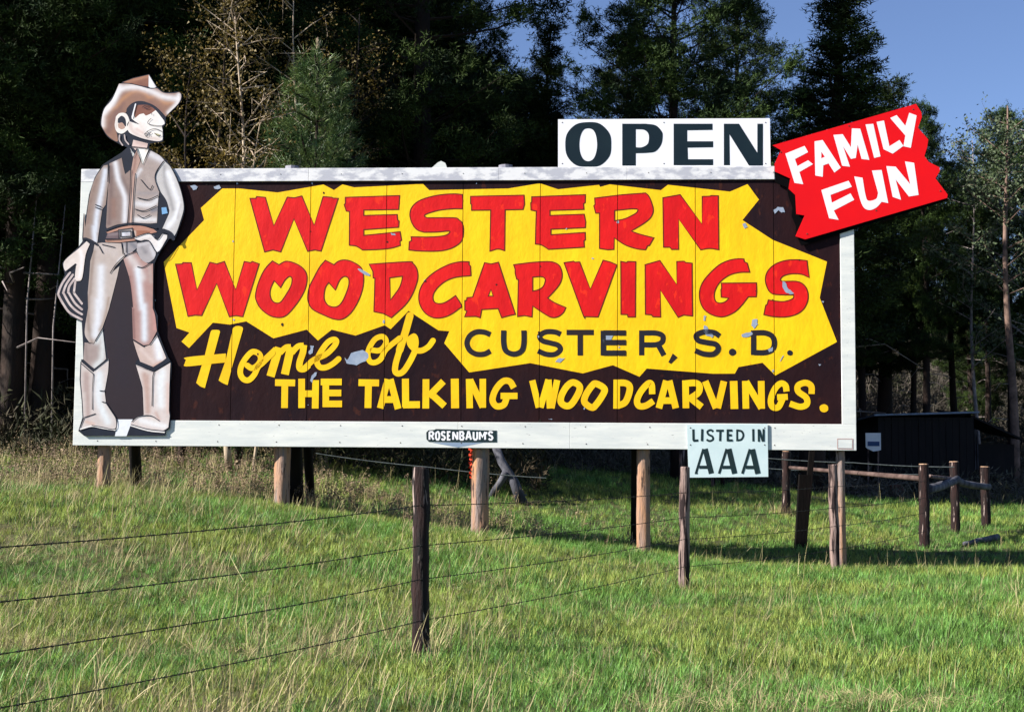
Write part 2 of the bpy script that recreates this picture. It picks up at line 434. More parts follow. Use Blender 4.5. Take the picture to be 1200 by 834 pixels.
YEL = ('X 280,221 E 20,125 145,765 L 275,125 195,215 270,280 510,25 680,45 845,12 M 175,183 510,95 622,205 760,95 1000,155 N 350,180 410,220 590,35 '
       '890,232 1000,240 948,360 O 140,432 645,355 1080,440 P 270,372 490,468 550,400 1100,443 Q 290,442 320,388 520,352 625,458 1135,180 K 862,590 935,228 390,10 '
       'V 0,510 X 889.3,234 876,215.9 855.5,224.7 782.7,216.7 774.5,223 714.5,216.2 703.3,219.2 702,216.8 654,222 632.7,214.9 596,221 503,223 495.6,215.6 451,218 415,219.7 401.3,216.2 391.4,222.9 379.2,216.4 325.5,225.7')
YEL = YEL.replace('X 280,221 ', 'X 280,221 260.6,221 235.4,243.7 239.2,258 192,307 ')
sheet('yellow_patch', tess(poly(YEL)), .0012, M_yellow, bb)

LET = [
 ('A', '110,150 170,150 178,132 265,140 350,425 485,138 555,145 632,126 755,420 845,132 935,140 945,148 998,150 825,680 760,668 690,682 552,355 420,688 340,668 258,688', []),
 ('B', '40,140 585,122 580,210 575,262 225,268 225,322 560,312 565,365 580,378 575,440 225,465 225,522 590,485 605,570 588,580 592,622 520,645s 440,658s 340,665 212,668 150,630s 80,620 82,282 50,278 28,212 40,205', []),
 ('B', '1215,112 1120,105s 960,120s 800,165s 715,230s 688,310s 710,400s 760,465s 830,490 960,488s 1075,478s 1088,492s 1060,515s 1000,530s 860,538s 700,535 705,575 682,585 678,668 780,678s 960,680s 1080,660s 1170,615s 1215,560s 1227,470s 1215,400s 1180,365s 1130,345s 860,345 835,328s 860,305s 980,270s 1120,255s 1218,255 1222,170', []),
 ('Cc', '98,130 635,118 640,210 625,262 445,266 440,675 372,658s 292,680 300,268 108,270 108,212 98,205', []),
 ('Cc', '712,135 1251,113 1249,193 1232,203 1236,261 895,272 895,322 1239,309 1254,386 1251,444 905,460 905,515 1249,492 1251,566 1236,576 1241,640 880,662 840,635s 800,615s 748,608 758,278 705,268 702,195 712,188', []),
 ('D', '112,115 330,88 510,75 535,100s 560,160s 570,215s 550,265s 500,310s 398,372 460,395s 575,425 540,485 525,488 510,518 440,510s 350,480s 265,425 262,515 215,518 150,508 150,232 120,232 105,175 115,165', ['268,212 400,198 440,200s 450,210s 430,235s 350,275s 268,292']),
 ('D', '645,112 780,88 950,318 952,102 1015,100 1020,95 1078,97 1082,518 1010,508s 940,518 768,278 768,515 712,515 700,498 650,498', []),
 ('E', '135,125 200,122 210,108 292,110 350,385 480,105 550,122 625,97 738,382 825,97 890,110 905,97 975,122 810,652 740,640 675,652 548,318 398,640 330,636 260,648', []),
 ('E', '1108,92 1174,130 1210,108s 1254,95s 1334,115s 1414,165s 1454,240s 1444,350s 1394,460s 1314,570s 1244,640s 1174,660s 1080,640s 990,570s 945,490s 938,430s 960,330s 1010,210s 1060,140s', ['1125,290 1190,360 1234,285s 1279,248s 1304,270s 1294,340s 1244,430s 1194,500s 1154,515s 1110,495s 1085,440s 1090,370s']),
 ('F', '525,85 612,130 650,98s 710,82s 790,98s 880,155s 908,240s 905,340s 875,450s 820,560s 760,635s 690,678s 610,675s 520,640s 400,580s 355,510s 348,440s 365,350s 420,240s 470,150s', ['560,310 625,385 670,285s 715,248s 755,265s 762,320s 740,400s 700,490s 660,540s 610,555s 550,535s 515,480s 515,410s 530,350s']),
 ('Gg', '22,125 410,100s 460,115s 500,170s 512,250s 495,330s 450,440s 380,540s 245,662 165,620 70,600 80,265 62,262 60,200', ['228,262 355,245 350,290s 320,370s 235,485']),
 ('Gg', '1025,100 940,100s 830,125s 700,190s 600,270s 540,360s 520,450s 535,540s 590,620s 670,662s 760,660s 850,625s 955,550 930,500 890,440 800,500s 740,520s 690,512s 665,480s 670,420s 720,350s 800,290s 900,255s 1045,240 1040,145 1025,130', []),
 ('H', '238,110 305,122 378,105 548,628 490,640s 410,662 375,570 210,580 195,662 150,648 38,652 60,595 40,585 40,490 58,488 62,460 118,455', ['302,378 325,445 275,445']),
 ('H', '530,130 700,108 850,98s 930,105s 990,140s 1018,220s 1005,300s 960,370s 872,465 940,510s 1055,560 1030,610s 980,650s 920,660s 860,635s 722,545 715,655 640,640 570,650 578,280 560,275 545,215 545,175', ['722,255 800,250s 835,260s 848,290s 825,350s 780,380s 722,395']),
 ('I', '8,110 105,95 118,105 165,102 272,375 400,85 470,102 540,132 350,655 205,650', []),
 ('I', '578,97 635,108 650,97 728,100 725,655 650,655 645,630 580,628', []),
 ('I', '822,130 970,88 1140,330 1140,98 1214,95 1229,108 1294,115 1299,645 1209,635 1154,658 975,385 978,655 900,652 885,632 825,628', []),
 ('J', '785,72 730,70s 640,85s 540,130s 440,220s 370,310s 340,400s 345,490s 380,570s 440,620s 520,650s 600,648s 700,600s 770,530s 830,452 910,452 915,400 905,395 915,390 912,312 560,315 562,370 555,380 558,455 635,465 600,500s 550,515s 505,500s 488,450s 500,380s 550,300s 640,235s 740,208s 845,205 820,115 790,100', []),
 ('K', '735,218 620,208s 500,220s 400,262s 335,330s 315,410s 335,490s 370,540s 430,558s 600,562 595,595s 540,620s 470,628s 345,612 335,655 318,668 300,760 400,780s 530,782s 640,750s 710,690s 745,600s 735,510s 690,450s 620,425s 490,425s 468,405s 500,370s 580,350s 680,355s 757,388 745,310', []),
]
for c, o, hs in LET:
    ou = poly(o, c); ho = [poly(h, c) for h in hs]
    l = sheet('letter', tess(ou, ho), .0026, M_red, bb)
    rb = []
    for q in (ou, *ho): rb += ribbon(q, .0155, True)
    sheet('outline', rb, .0036, M_edge, l)

NG = [0]
def glyph(parent, m, t, strokes, crop, w, rnd=False, seams=True, name='letter', fills=()):
    "one painted letter made of brush strokes; strokes: (path, width factor)"
    k = w/CR[crop][2]*.01248; vs, fs = [], []; i = 0; NG[0] += 1; t += .0014*(NG[0] % 3)
    for s in strokes:
        f = 1.; sm = False
        if isinstance(s, tuple): s, f = s[0], s[1]
        if s[0] == '~': sm = True; s = s[1:]
        closed = s[0] == '@'
        if closed:
            s = s[1:]; pts, _s = parse(s, crop); pts = [uv(x, y) for x, y in smooth(pts, [True]*len(pts), True, 5)]
        else: pts = path(s, crop, 0, sm, 5)
        for P in cut(ribbon(pts, k*f, closed, rnd), seams):
            b = len(vs); vs += [(x, -t-.0004*i, y) for x, y in P]; fs.append(tuple(range(b, b+len(P))))
        i += 1
    for s in fills:
        for P in cut(tess(poly(s, crop)), seams):
            b = len(vs); vs += [(x, -t-.0004*i, y) for x, y in P]; fs.append(tuple(range(b, b+len(P))))
        i += 1
    me = pymesh(name, vs, fs); bm = bmesh.new(); bm.from_mesh(me); bm.normal_update()
    for f in bm.faces:
        if f.normal.y > 0: f.normal_flip()
    bm.to_mesh(me); bm.free()
    return link(name, me, m, parent)

Y2 = M_yellow2
# Home of
glyph(bb, Y2, .002, [], 'L', 85, fills=['487,120 500,102s 530,98s 572,102s 582,120 430,682 385,665s 343,630 425,372', '712,80 740,62s 775,60s 808,72s 812,95 700,480 658,652 610,632s 568,605 640,400', '240,400 250,372s 640,335 640,425 480,440 240,465s 230,430s'])
glyph(bb, Y2, .002, ['~855,455 900,482 950,460 990,400 975,340 910,318 850,370 800,450 785,530 815,590 870,602 925,550 965,470 1010,430 1110,330'], 'L', 58, True)
glyph(bb, Y2, .002, ['~40,440 110,375 200,290', ('232,275 146,565', 1.45), '~240,330 300,275 350,270', ('352,270 290,545', 1.4), '~360,330 420,265 480,255', ('~482,250 470,330 440,420 440,480 480,490 530,450', 1.15)], 'M', 58)
glyph(bb, Y2, .002, ['~505,468 580,400 700,345 780,270 808,215 780,195 720,225 650,320 612,410 640,470 700,475 770,440 830,390'], 'M', 58, True)
glyph(bb, Y2, .002, ['~225,430 290,435 340,400 365,340 330,295 260,315 205,390 180,470 200,540 250,555 310,520 350,440 400,390 500,310'], 'N', 55, True)
glyph(bb, Y2, .002, [('603,85 560,240 500,430', 1.3), ('~500,430 462,560 455,640 490,665 540,640 600,550 650,450', 1.05), '~650,430 720,435 790,395 835,335'], 'N', 58, True, fills=['575,300 640,262s 680,290s 692,360s 675,430s 640,445s 590,400s 570,350s'])
# CUSTER, S.D.
K_ = M_ink
for c, st, fl in (
 ('O', ['~315,120 265,100 200,98 145,130 121,190 145,250 200,281 265,280 315,255'], []),
 ('O', ['~425,85 425,190 445,255 510,281 572,255 592,190 592,85'], []),
 ('O', ['~898,118 850,99 775,98 724,130 745,170 815,190 875,208 894,245 850,282 780,283 708,255'], []),
 ('O', ['945,102 1170,102', '1058,110 1058,292'], []),
 ('P', ['190,87 190,292', '190,106 378,106', '200,185 378,185', '190,272 378,272'], []),
 ('P', ['508,85 508,292', '508,107 620,107s 675,125s 685,155s 672,185s 620,204s 508,204', '645,205 692,292'], []),
 ('P', [], ['765,275 805,308 750,362 728,348']),
 ('P', ['~1152,132 1105,103 1020,98 960,125 975,168 1050,186 1120,200 1140,240 1100,281 1020,279 950,252'], []),
 ('Q', [], ['270,235s 298,250s 300,280s 270,296s 244,280s 244,250s']),
 ('Q', ['445,85 445,288', '445,106 540,106s 600,135s 617,190s 600,243s 540,268s 445,268'], []),
 ('Q', [], ['745,248s 766,260s 764,284s 745,292s 726,284s 724,260s'])):
    glyph(bb, K_, .0024, st, c, 44, fills=fl)
# THE TALKING WOODCARVINGS.
for c, st, fl, wd in (
 ('Rr', ['52,128 218,131', '133,130 130,338'], [], 56), ('Rr', ['272,96 272,338', '388,108 384,342', '275,220 385,220'], [], 56),
 ('Rr', ['472,97 472,330', '430,123 604,123', '475,214 600,214', '450,304 606,304'], [], 55), ('Rr', ['742,128 912,131', '825,130 820,338'], [], 57),
 ('Rr', ['985,100 922,340', '1005,100 1070,345', '945,268 1050,268'], [], 56), ('Tt', ['248,96 250,330', '228,312 368,310'], [], 58),
 ('Tt', ['418,100 416,342', '562,118 440,242', '455,215 572,322'], [], 56), ('Tt', ['656,96 659,340'], [], 66),
 ('Tt', ['775,98 780,340', '782,105 888,330', '888,97 888,336'], [], 54), ('Tt', ['~1145,172 1112,120 1055,118 995,185 968,270 1000,322 1060,312 1085,255', '1035,238 1175,238'], [], 52),
 ('O', ['662,498 716,722', '796,492 730,722', '796,492 808,730', '868,495 820,728'], [], 52), ('O', ['@1000,515 1052,545 1045,600 990,690 945,710 900,680 905,620 950,545'], [], 54),
 ('P', ['@130,525 198,565 188,615 130,700 95,722 36,680 45,620 95,545'], [], 54), ('P', ['302,492 300,732', '290,520 370,520s 408,548s 402,610s 370,680s 310,708'], [], 54),
 ('P', ['~595,612 590,535 562,524 505,585 470,660 485,708 540,708 605,668'], [], 52), ('P', ['712,500 650,728', '735,500 790,728', '680,665 770,665'], [], 54),
 ('P', ['870,498 874,728', '870,524 950,520s 985,545s 975,600s 905,650', '905,640 1005,718'], [], 54), ('Q', ['45,505 135,728', '200,505 148,728'], [], 54),
 ('Q', ['280,503 287,734'], [], 62), ('Q', ['377,503 382,732', '382,508 512,728', '508,503 512,732'], [], 54),
 ('Q', ['~718,590 708,540 668,524 620,570 588,655 600,715 650,718 690,640', '640,638 728,634'], [], 50), ('Q', ['~925,610 922,545 875,518 815,540 815,590 880,640 885,695 830,716 745,690'], [], 50),
 ('Q', [], ['1027,695s 1058,710s 1060,745s 1030,762s 998,748s 993,712s'], 50)):
    glyph(bb, Y2, .002, st, c, wd, fills=fl)
# maker's name plate
pl = slab('name_plate', poly('Tt 420,540 440,521 485,519 500,511 1002,524 1003,620 800,620 440,616 422,596', t=.032), TR_+.002, TR_+.006, M_inkgreen, bb)
sheet('plate_tail', tess(poly('Tt 470,624 890,624 685,664', t=.032)), TR_+.0025, mat('slate_paint', S(128, 146, 168), rough=.6), pl, False)
FONT = dict(R=['0,0 0,1', '0,1 .7,1 1,.8 .7,.5 0,.5', '.5,.5 1,0'], O=['.3,1 .7,1 1,.75 1,.25 .7,0 .3,0 0,.25 0,.75 .3,1'], S=['1,.85 .7,1 .25,1 0,.78 .25,.55 .8,.45 1,.22 .7,0 .3,0 0,.15'],
            E=['1,1 0,1 0,0 1,0', '0,.5 .8,.5'], N=['0,0 0,1', '0,1 1,0', '1,0 1,1'], B=['0,0 0,1 .7,1 .95,.77 .7,.52 0,.52', '.7,.5 1,.27 .75,0 0,0'], A=['0,0 .4,1 .6,1 1,0', '.2,.35 .8,.35'],
            U=['0,1 0,.2 .3,0 .7,0 1,.2 1,1'], M=['0,0 0,1', '0,1 .5,.35 1,1', '1,1 1,0'], q=['.5,1 .3,.7'])
def tiny(ch, x0, x1, y0, y1, crop, w, t, m, parent):
    st = []
    for s in FONT[ch]:
        st.append(' '.join('%.1f,%.1f' % (x0+float(a.split(',')[0])*(x1-x0), y1-float(a.split(',')[1])*(y1-y0)) for a in s.split()))
    return glyph(parent, m, t, st, crop, w, seams=False)
for ch, x0, x1 in (('R',449,483),('O',502,530),('S',549,577),('E',600,622),('N',644,680),('B',702,732),('A',752,792),('U',813,843),('M',864,908),('q',914,926),('S',938,970)):
    tiny(ch, x0, x1, 536, 600, 'Tt', 15, TR_+.007, M_fwhite, pl)

# flakes where the paint has come off
for s in ('M 890,370 915,402 960,330 1070,300 1125,330 1130,370 1105,410 1010,455 910,435', 'M 540,260 578,256 575,290 570,330 540,348 525,322 548,292', 'M 590,522 615,525 600,560 570,600 560,632 545,605 560,560',
          'P 190,190 185,155 235,95 265,95 277,112 262,150 245,185', 'P 1022,40 1048,50 1062,90 1105,130 1090,145 1040,125 1018,95', 'J 385,635 405,645 400,695 380,690', 'J 870,680 920,675 925,730 890,770 860,740',
          'Q 345,120 380,105 430,98 442,118 390,145 350,140', 'Q 560,243 605,222 600,260 575,265', 'Q 658,340 690,290 697,296 670,335', 'K 490,420 515,430 545,500 605,545 590,557 525,545 485,480', 'V 270,420 310,395 360,400 376,440 345,445 320,422 285,455',
          'O 850,345 880,315 930,315 890,350', 'F 848,175 880,170 968,225 970,245 930,235', 'B 495,497 540,505 546,518 510,515', 'T6 1070,435 1110,425 1140,445 1130,465 1100,470', 'K 880,625 905,625 900,645', 'V 0,545 25,535 45,570 15,585',
          'X 250,219 257,217 259,221 253,222', 'Q 985,362 1003,365 995,378', 'O 795,815 830,818 825,826', 'I 280,66 300,58 315,74 290,78'):
    q = poly(s); q = [p for a, b in zip(q, q[1:]+q[:1]) for p in (a, ((a[0]*2+b[0])/3, (a[1]*2+b[1])/3), ((a[0]+b[0]*2)/3, (a[1]+b[1]*2)/3))]
    q = [(a[0]+.012*noise.noise(Vector((a[0]*30, a[1]*30, 1))), a[1]+.012*noise.noise(Vector((a[0]*30, a[1]*30, 7)))) for a in q]
    sheet('paint_flake', tess(q), .0052, M_chip, bb)

rf = random.Random(3)
for k in range(34):
    u = rf.choice(SEAMS)+rf.choice((-1, 1))*rf.uniform(.006, .03) if k % 2 else rf.uniform(UL+1.6, UR-.3); v = rf.uniform(vBotIn+.03, vTopIn-.05)
    if k % 5 == 0: v = rf.choice((vBotIn+.02, vTopIn-.05))+rf.uniform(0, .03)
    r0 = rf.uniform(.008, .022); q = [(u+math.cos(a)*r0*rf.uniform(.5, 1.2), v+math.sin(a)*r0*rf.uniform(.5, 1.6)) for a in [i*.9 for i in range(7)]]
    sheet('paint_flake', tess(q), .0052, rf.choice((M_chip, M_seam)), bb)
def nails(parent, pts, t, m, r=.009):
    me = pymesh('nail_head', *tube([(0, 0, 0), (0, -.004, 0)], [r, r*.8], 7))
    me.materials.append(m)
    for u, v in pts: o = link('nail_head', me, None, parent); o.location = (u, -t, v)
M_nail = mat('rusty_nail', S(86, 62, 48), S(52, 42, 38), 40, .7)
nails(bb, [(UL+.35+i*.905+rf.uniform(-.03, .03), v) for i in range(12) for v in (VB+.07, vBotIn-.06)], TR_+.001, M_nail)
nails(bb, [(UL+.3+i*.91, VT-.09) for i in range(12)], TR_+.002, M_nail, .007)
# posts (front legs) and rear struts: part of the billboard
def board_local(p): q = Vector(p)-BO; return Vector((q.dot(BA), -q.dot(BN), q.z))
def leg(px, w, top_v, name, m, dy=.22, lean=0., px2=None):
    u0 = uv(px, 545)[0]; ut = uv(px2 if px2 else px, 545)[0]
    wp = BO + BA*u0 - BN*dy; g = G(wp.x, wp.y)-BO.z-.25
    r = w*.0125/2; n = 15; seed = px*.37
    pts = [(u0 + (ut-u0)*k/(n-1)*(lean or 1), dy, g + (top_v-g)*k/(n-1)) for k in range(n)]
    vs, fs = tube(pts, [r*(1.05-.12*k/(n-1)) for k in range(n)], 20, wob=.2, seed=seed)
    return link(name, pymesh(name, vs, fs, True), m, bb)
for px, wd, top in ((118, 14, VT-.1), (328, 19, VT+.07), (562, 20, VT+.06), (754.5, 15, VT-.1), (986.5, 10, VT-.15)):
    leg(px, wd, min(top, VT-.1), 'post', M_post, .05+wd*.0065)
for px_ in (340, 592): link('post_top', pymesh('post_top', *tube([(uv(px_, 197)[0], .16, VT-.3), (uv(px_, 197)[0], .16, VT+.065)], .105, 12, wob=.1)), mat('grey_post_top', S(140, 138, 146), S(104, 104, 116), 8, .8, .5, 20, .01), bb)
for px, wd, Yd in ((162, 15, 1.5), (349, 19, 1.3), (366, 12, 1.7), (743, 9, 1.4)):
    d0 = at(px, 560, BC.y+Yd); q = board_local(Vector((d0.x, d0.y, G(d0.x, d0.y)-.2)))
    vs, fs = tube([(q.x, q.y, q.z), (q.x*.995, .25, VB+2.6)], [wd*.0125/2]*2, 8, wob=.1, seed=px)
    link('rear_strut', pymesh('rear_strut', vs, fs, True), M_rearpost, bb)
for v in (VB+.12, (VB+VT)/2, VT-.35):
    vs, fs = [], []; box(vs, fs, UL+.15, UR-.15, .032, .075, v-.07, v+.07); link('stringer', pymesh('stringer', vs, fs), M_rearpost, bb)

# ------------------------------------------------------------------ signs fixed on the billboard
op = empty('open_sign', BO, YAW, label='white OPEN sign with black letters standing on the top rail of the billboard', cat='sign')
slab('board', poly('654,140.3 902,139 903,197 654,197.5'), -.006, .016, M_fwhite, op)
for o, hs in (('327,257s 318,315s 270,362s 211,368s 150,360s 106,315s 96,257s 106,200s 150,155s 211,144s 270,152s 318,200s', ['256,257s 250,210s 235,183s 211,175s 188,183s 172,215s 167,257s 172,300s 188,330s 211,340s 235,330s 250,300s']),
              ('382,152 500,152 550,160s 580,190s 585,215s 578,255s 550,290s 510,298s 450,300 450,362 382,362', ['450,180 490,182s 512,200s 516,228s 508,255s 480,270s 450,270']),
              ('640,152 835,152 835,183 708,185 708,240 838,240 838,270 710,272 712,330 838,330 838,360 640,360', []), ('892,152 968,152 1060,298 1060,152 1088,152 1088,362 1018,362 920,205 922,360 892,360', [])):
    sheet('letter', tess(poly(o, 'OP'), [poly(h, 'OP') for h in hs]), .018, M_openink, op, False)

nails(op, [uv(x, y) for x in (659, 778, 897) for y in (144, 192)], .0165, M_nail)
ff = empty('family_fun_sign', BO, YAW, label='jagged bright red FAMILY FUN sign tilted on the upper right corner of the billboard', cat='sign')
TF = .075
RED = '805,52 832,95 835,120 815,175 868,235 862,275 848,320 870,350 925,378 928,395 905,435 968,518 965,535 235,748 185,732 232,625 190,618 185,520 150,488 158,435 80,400 78,360 110,290 68,265'
slab('face', poly(RED, 'FF', TF), TF-.014, TF, M_fred, ff)
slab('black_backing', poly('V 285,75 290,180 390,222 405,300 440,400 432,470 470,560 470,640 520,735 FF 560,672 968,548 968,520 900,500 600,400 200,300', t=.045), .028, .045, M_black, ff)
for o, hs in (('133,308 232,268 250,300 182,336 195,372 250,342 275,362 205,402 225,465 180,458', []), ('283,245 325,238 418,380 385,405 355,358 328,368 325,427 287,420', ['318,298 318,332 336,324']),
              ('380,212 428,208 470,275 475,178 518,180 565,340 525,335 505,262 495,330 470,335 430,270 465,375 425,370', []), ('545,158 585,155 622,322 590,330', []), ('602,145 640,138 668,270 720,238 740,268 685,308 638,285', []),
              ('672,125 705,110 750,165 770,98 808,112 778,278 740,270 750,215', []), ('318,495 458,447 475,478 365,520 372,560 468,512 487,545 382,600 407,648 358,640', []),
              ('487,425 530,432 545,520s 560,550s 600,540s 610,510 578,395 628,392 662,562 628,555 600,585s 560,597s 525,565s', []), ('652,372 700,375 775,465 748,348 795,355 818,520 768,528 700,440 728,545 685,530', [])):
    sheet('letter', tess(poly(o, 'FF', TF), [poly(h, 'FF', TF) for h in hs]), TF+.0012, M_fwhite, ff, False)
nails(ff, [uv(890+x/4.3875, 110+y/4.3875, TF) for x, y in ((110, 300), (460, 165), (790, 80), (245, 720), (600, 600), (930, 500))], TF+.001, M_nail, .011)
vs, fs = [], []; box(vs, fs, uRin+.02, UR-.05, .02, .09, VT-1.2, VT+.45); link('mast', pymesh('mast', vs, fs), M_rearpost, ff)

nails_aa = 1
aa = empty('listed_sign', BO, YAW, label='pale LISTED IN AAA sign hanging from the lower edge of the billboard at right', cat='sign')
TA = .05
slab('board', poly('805,497.2 899.5,496.4 900.3,558.4 807,559.3', t=TA), TA-.012, TA, M_aaa, aa)
nails(aa, [uv(x, y, TA) for x in (809, 896) for y in (501, 521)], TA+.001, M_nail)
def aglyph(st, w, fills=()): 
    g = []
    for s in st: g.append(s)
    return glyph(aa, M_inkgreen, TA+.001, g, 'U', w, seams=False, fills=fills)
for st, w_ in ((['190,196 192,300 198,310 240,308'], 23), (['279,194 276,314'], 22), (['~392,220 365,204 332,220 345,250 380,268 388,298 355,314 322,300'], 21), (['418,210 495,210', '462,205 458,314'], 22),
              (['534,196 534,316', '534,207 580,207', '534,255 574,255', '534,306 584,306'], 21), (['630,198 630,316', '~630,207 675,218 692,258 672,298 630,308'], 21), (['790,194 792,318'], 22), (['844,196 846,320', '850,200 885,318', '893,192 893,318'], 20),
              (['292,392 216,640', ('308,392 372,640', 2.1), ('250,576 356,576', 1.3), ('205,637 235,637', .6)], 25), (['524,392 448,640', ('545,392 604,640', 2.1), ('480,576 590,576', 1.3)], 25), (['757,394 680,640', ('780,396 836,640', 2.1), ('714,576 822,576', 1.3)], 25)):
    aglyph(st, w_)

# ------------------------------------------------------------------ painted cowboy cutout
cb = empty('cowboy_cutout', BO, YAW, label='tall painted plywood cowboy with hat and coiled rope against left end of billboard', cat='cutout figure')
TC = .052
OUT = ('H1 400,150 520,105 690,66 770,200 850,258s 940,262 1020,258s 1044,310s 1010,390s 870,520 866,600 838,640 842,780s 800,800s 700,812 T6 705,95 760,140s 840,190s 905,270s 965,385s 1005,520s 1022,640s 990,760s 960,840 L7 1160,20 1115,155 1090,218 1035,225 955,345 930,385 '
       '905,445 900,600 905,832 K8 832,200 832,320 870,420 915,530 942,562 938,700 B1 905,0 897,130 892,380 900,420 892,535 858,562 850,602 140,605 88,560 125,440 118,300 100,100 K8 222,700 228,560 250,535 248,420 238,240 150,205 95,115 35,20 L7 42,690 120,540 98,440 130,395 235,300 275,245 272,215 285,0 '
       'T6 140,800 182,510 232,360 300,250 360,210 470,140 520,95 470,80 H1 350,810 250,750s 190,665s 162,590s 195,440 285,320')
outl = poly(OUT, t=TC)
slab('plywood', outl, TR_+.004, TC, M_navy, cb)

# paint space: (x = photo pixel units on the figure, so strokes are traced like the outlines)
def painted(polyS, base, strokes=(), name='painted_area', layer=[0]):
    layer[0] += 1; t = TC+.0006+.00013*layer[0]
    outer = poly(polyS, t=TC, k=5)
    vs, fs, idx = [], [], {}
    for P in tess(outer):
        f = []
        for q in P:
            kq = (round(q[0], 6), round(q[1], 6))
            if kq not in idx: idx[kq] = len(vs); vs.append((q[0], -t, q[1]))
            f.append(idx[kq])
        if len(set(f)) == 3: fs.append(tuple(f))
    me = pymesh(name, vs, fs); bm = bmesh.new(); bm.from_mesh(me)
    if strokes:
        for it in range(9):
            le = [e for e in bm.edges if e.calc_length() > .021]
            if not le: break
            bmesh.ops.subdivide_edges(bm, edges=le, cuts=1)
            bmesh.ops.triangulate(bm, faces=[f for f in bm.faces if len(f.verts) > 3])
    bm.normal_update()
    for f in bm.faces:
        if f.normal.y > 0: f.normal_flip()
    bm.to_mesh(me); bm.free()
    co = np.empty(len(me.vertices)*3, dtype=np.float32); me.vertices.foreach_get('co', co); co = co.reshape(-1, 3)[:, [0, 2]]
    ds = lambda c: (lambda q: q*.72+.28*(q@np.array([.2126, .7152, .0722])))(np.array(lin(c)))*np.array([.96, .95, .965])
    col = np.tile(ds(base), (len(co), 1))
    for sp, rad, cc, st in strokes:
        pts = np.array(path(sp, t=TC, allsmooth=True, k=3)); dm = np.full(len(co), 1e9)
        for a, b in zip(pts[:-1], pts[1:]):
            ab = b-a; tt = np.clip(((co-a)@ab)/max(ab@ab, 1e-9), 0, 1); dm = np.minimum(dm, np.hypot(*(co-a-tt[:, None]*ab).T))
        r = rad*.01248; wgt = st*.86*np.exp(-(dm/r)**2*1.1)[:, None]
        col = col*(1-wgt)+ds(cc)*wgt
    at_ = me.color_attributes.new('paint', 'FLOAT_COLOR', 'POINT')
    at_.data.foreach_set('color', np.hstack([col, np.ones((len(col), 1))]).astype(np.float32).ravel())
    return link(name, me, M_paint, cb)
def inkline(paths, w=1.3, m=M_navy, name='ink_line', t=TC+.0095, rnd=True):
    tr = []
    if len(paths) > 1:
        for i, s in enumerate(paths): inkline([s], w, m, name, t+.0003*(i % 6), rnd)
        return
    for i, s in enumerate(paths):
        tr.append(ribbon(path(s, t=TC, allsmooth=s[0] == '~') if s[0] != '~' else path(s[1:], t=TC, allsmooth=True), w*.01248, False, rnd))
    vs, fs = [], []
    for i, tt in enumerate(tr):
        for P in tt:
            b = len(vs); vs += [(x, -t-.0003*(i % 6), y) for x, y in P]; fs.append((b, b+1, b+2))
    me = pymesh(name, vs, fs); bm = bmesh.new(); bm.from_mesh(me); bm.normal_update()
    for f in bm.faces:
        if f.normal.y > 0: f.normal_flip()
    bm.to_mesh(me); bm.free()
    return link(name, me, m, cb)
# ground painted between the legs
painted('L7 625,405 700,600 730,832 K8 640,130 650,380 690,500 665,575 720,832 B1 660,280 665,420 600,440 560,462 425,462 400,410 325,300 320,200 345,20 K8 445,545 425,420 410,290 470,100 L7 580,560', (46, 30, 38), [('K8 540,100 560,700', 12, (40, 30, 44), .5)], 'painted_background')
painted('B1 432,459 566,459 512,606 410,606 428,520', (226, 229, 234), (), 'painted_background')
W_ = (236, 232, 232); BW_ = (214, 222, 236)
# hat
painted('H1 405,155 520,112 690,72 700,205 600,188s 500,165', (150, 88, 56), [('H1 430,155 560,120 690,85', 2.2, (196, 130, 84), .7), ('H1 600,180 690,195', 3, (128, 72, 58), .6)], 'hat_crown')
painted('H1 686,74 768,205 745,214s 700,212 684,200', W_, [('H1 750,150 765,210', 2, (190, 176, 172), .7)], 'hat_crown')
painted('H1 365,168 480,172s 600,198s 700,224s 775,218 850,268s 960,272s 1018,264s 1038,310s 1005,385s 910,480 870,525 840,490s 760,415s 680,375s 600,358s 520,372s 460,422s 440,482 360,488 322,560 318,640 345,720 345,795s 250,738s 195,660s 174,590s 204,445s 292,335s',
        (158, 108, 80), [('H1 400,380 300,560 250,680', 4.5, (128, 88, 80), .8), ('H1 190,640 215,480 330,420 420,320 540,250 640,270 690,315 780,300 850,370 950,375', 2.6, (196, 128, 66), .9),
        ('H1 182,620 196,480 290,380 380,230 540,205 640,225 740,262 850,310 985,330', 4.2, W_, .95), ('H1 370,200 300,340 215,470', 4, W_, .9), ('H1 1010,290 1000,370 900,480', 3, W_, .9), ('H1 700,370 830,470', 3, (140, 92, 80), .7)], 'hat_brim')
# face
painted('H1 470,500 535,400 600,388 740,430s 800,500s 852,570s 858,600s 832,622 836,660s 835,700 832,775s 780,790s 650,768s 540,732s 475,695s 450,640 475,580', (238, 228, 218), [('H1 480,600 520,690 640,745 800,770', 2.6, (206, 172, 156), .7), ('H1 600,600 640,700', 3, (224, 202, 190), .6), ('H1 500,640 560,700', 4, (226, 196, 186), .5), ('H1 560,660 620,700', 2, (214, 150, 130), .5), ('H1 800,560 850,600', 2.5, W_, .8)], 'face')
painted('H1 535,398 600,392s 690,398s 765,452 705,495 655,515 630,490 585,500 540,540 525,500', (142, 78, 52), [('H1 700,430 640,420', 2.5, (112, 58, 46), .6)], 'shaded_brow')
painted('H1 447,442s 520,372s 610,356s 700,386s 790,450s 850,530 846,560 760,455s 690,402s 640,396s 552,400 525,470 500,545 530,570 590,612 480,577 462,500', (34, 36, 54), (), 'hair')
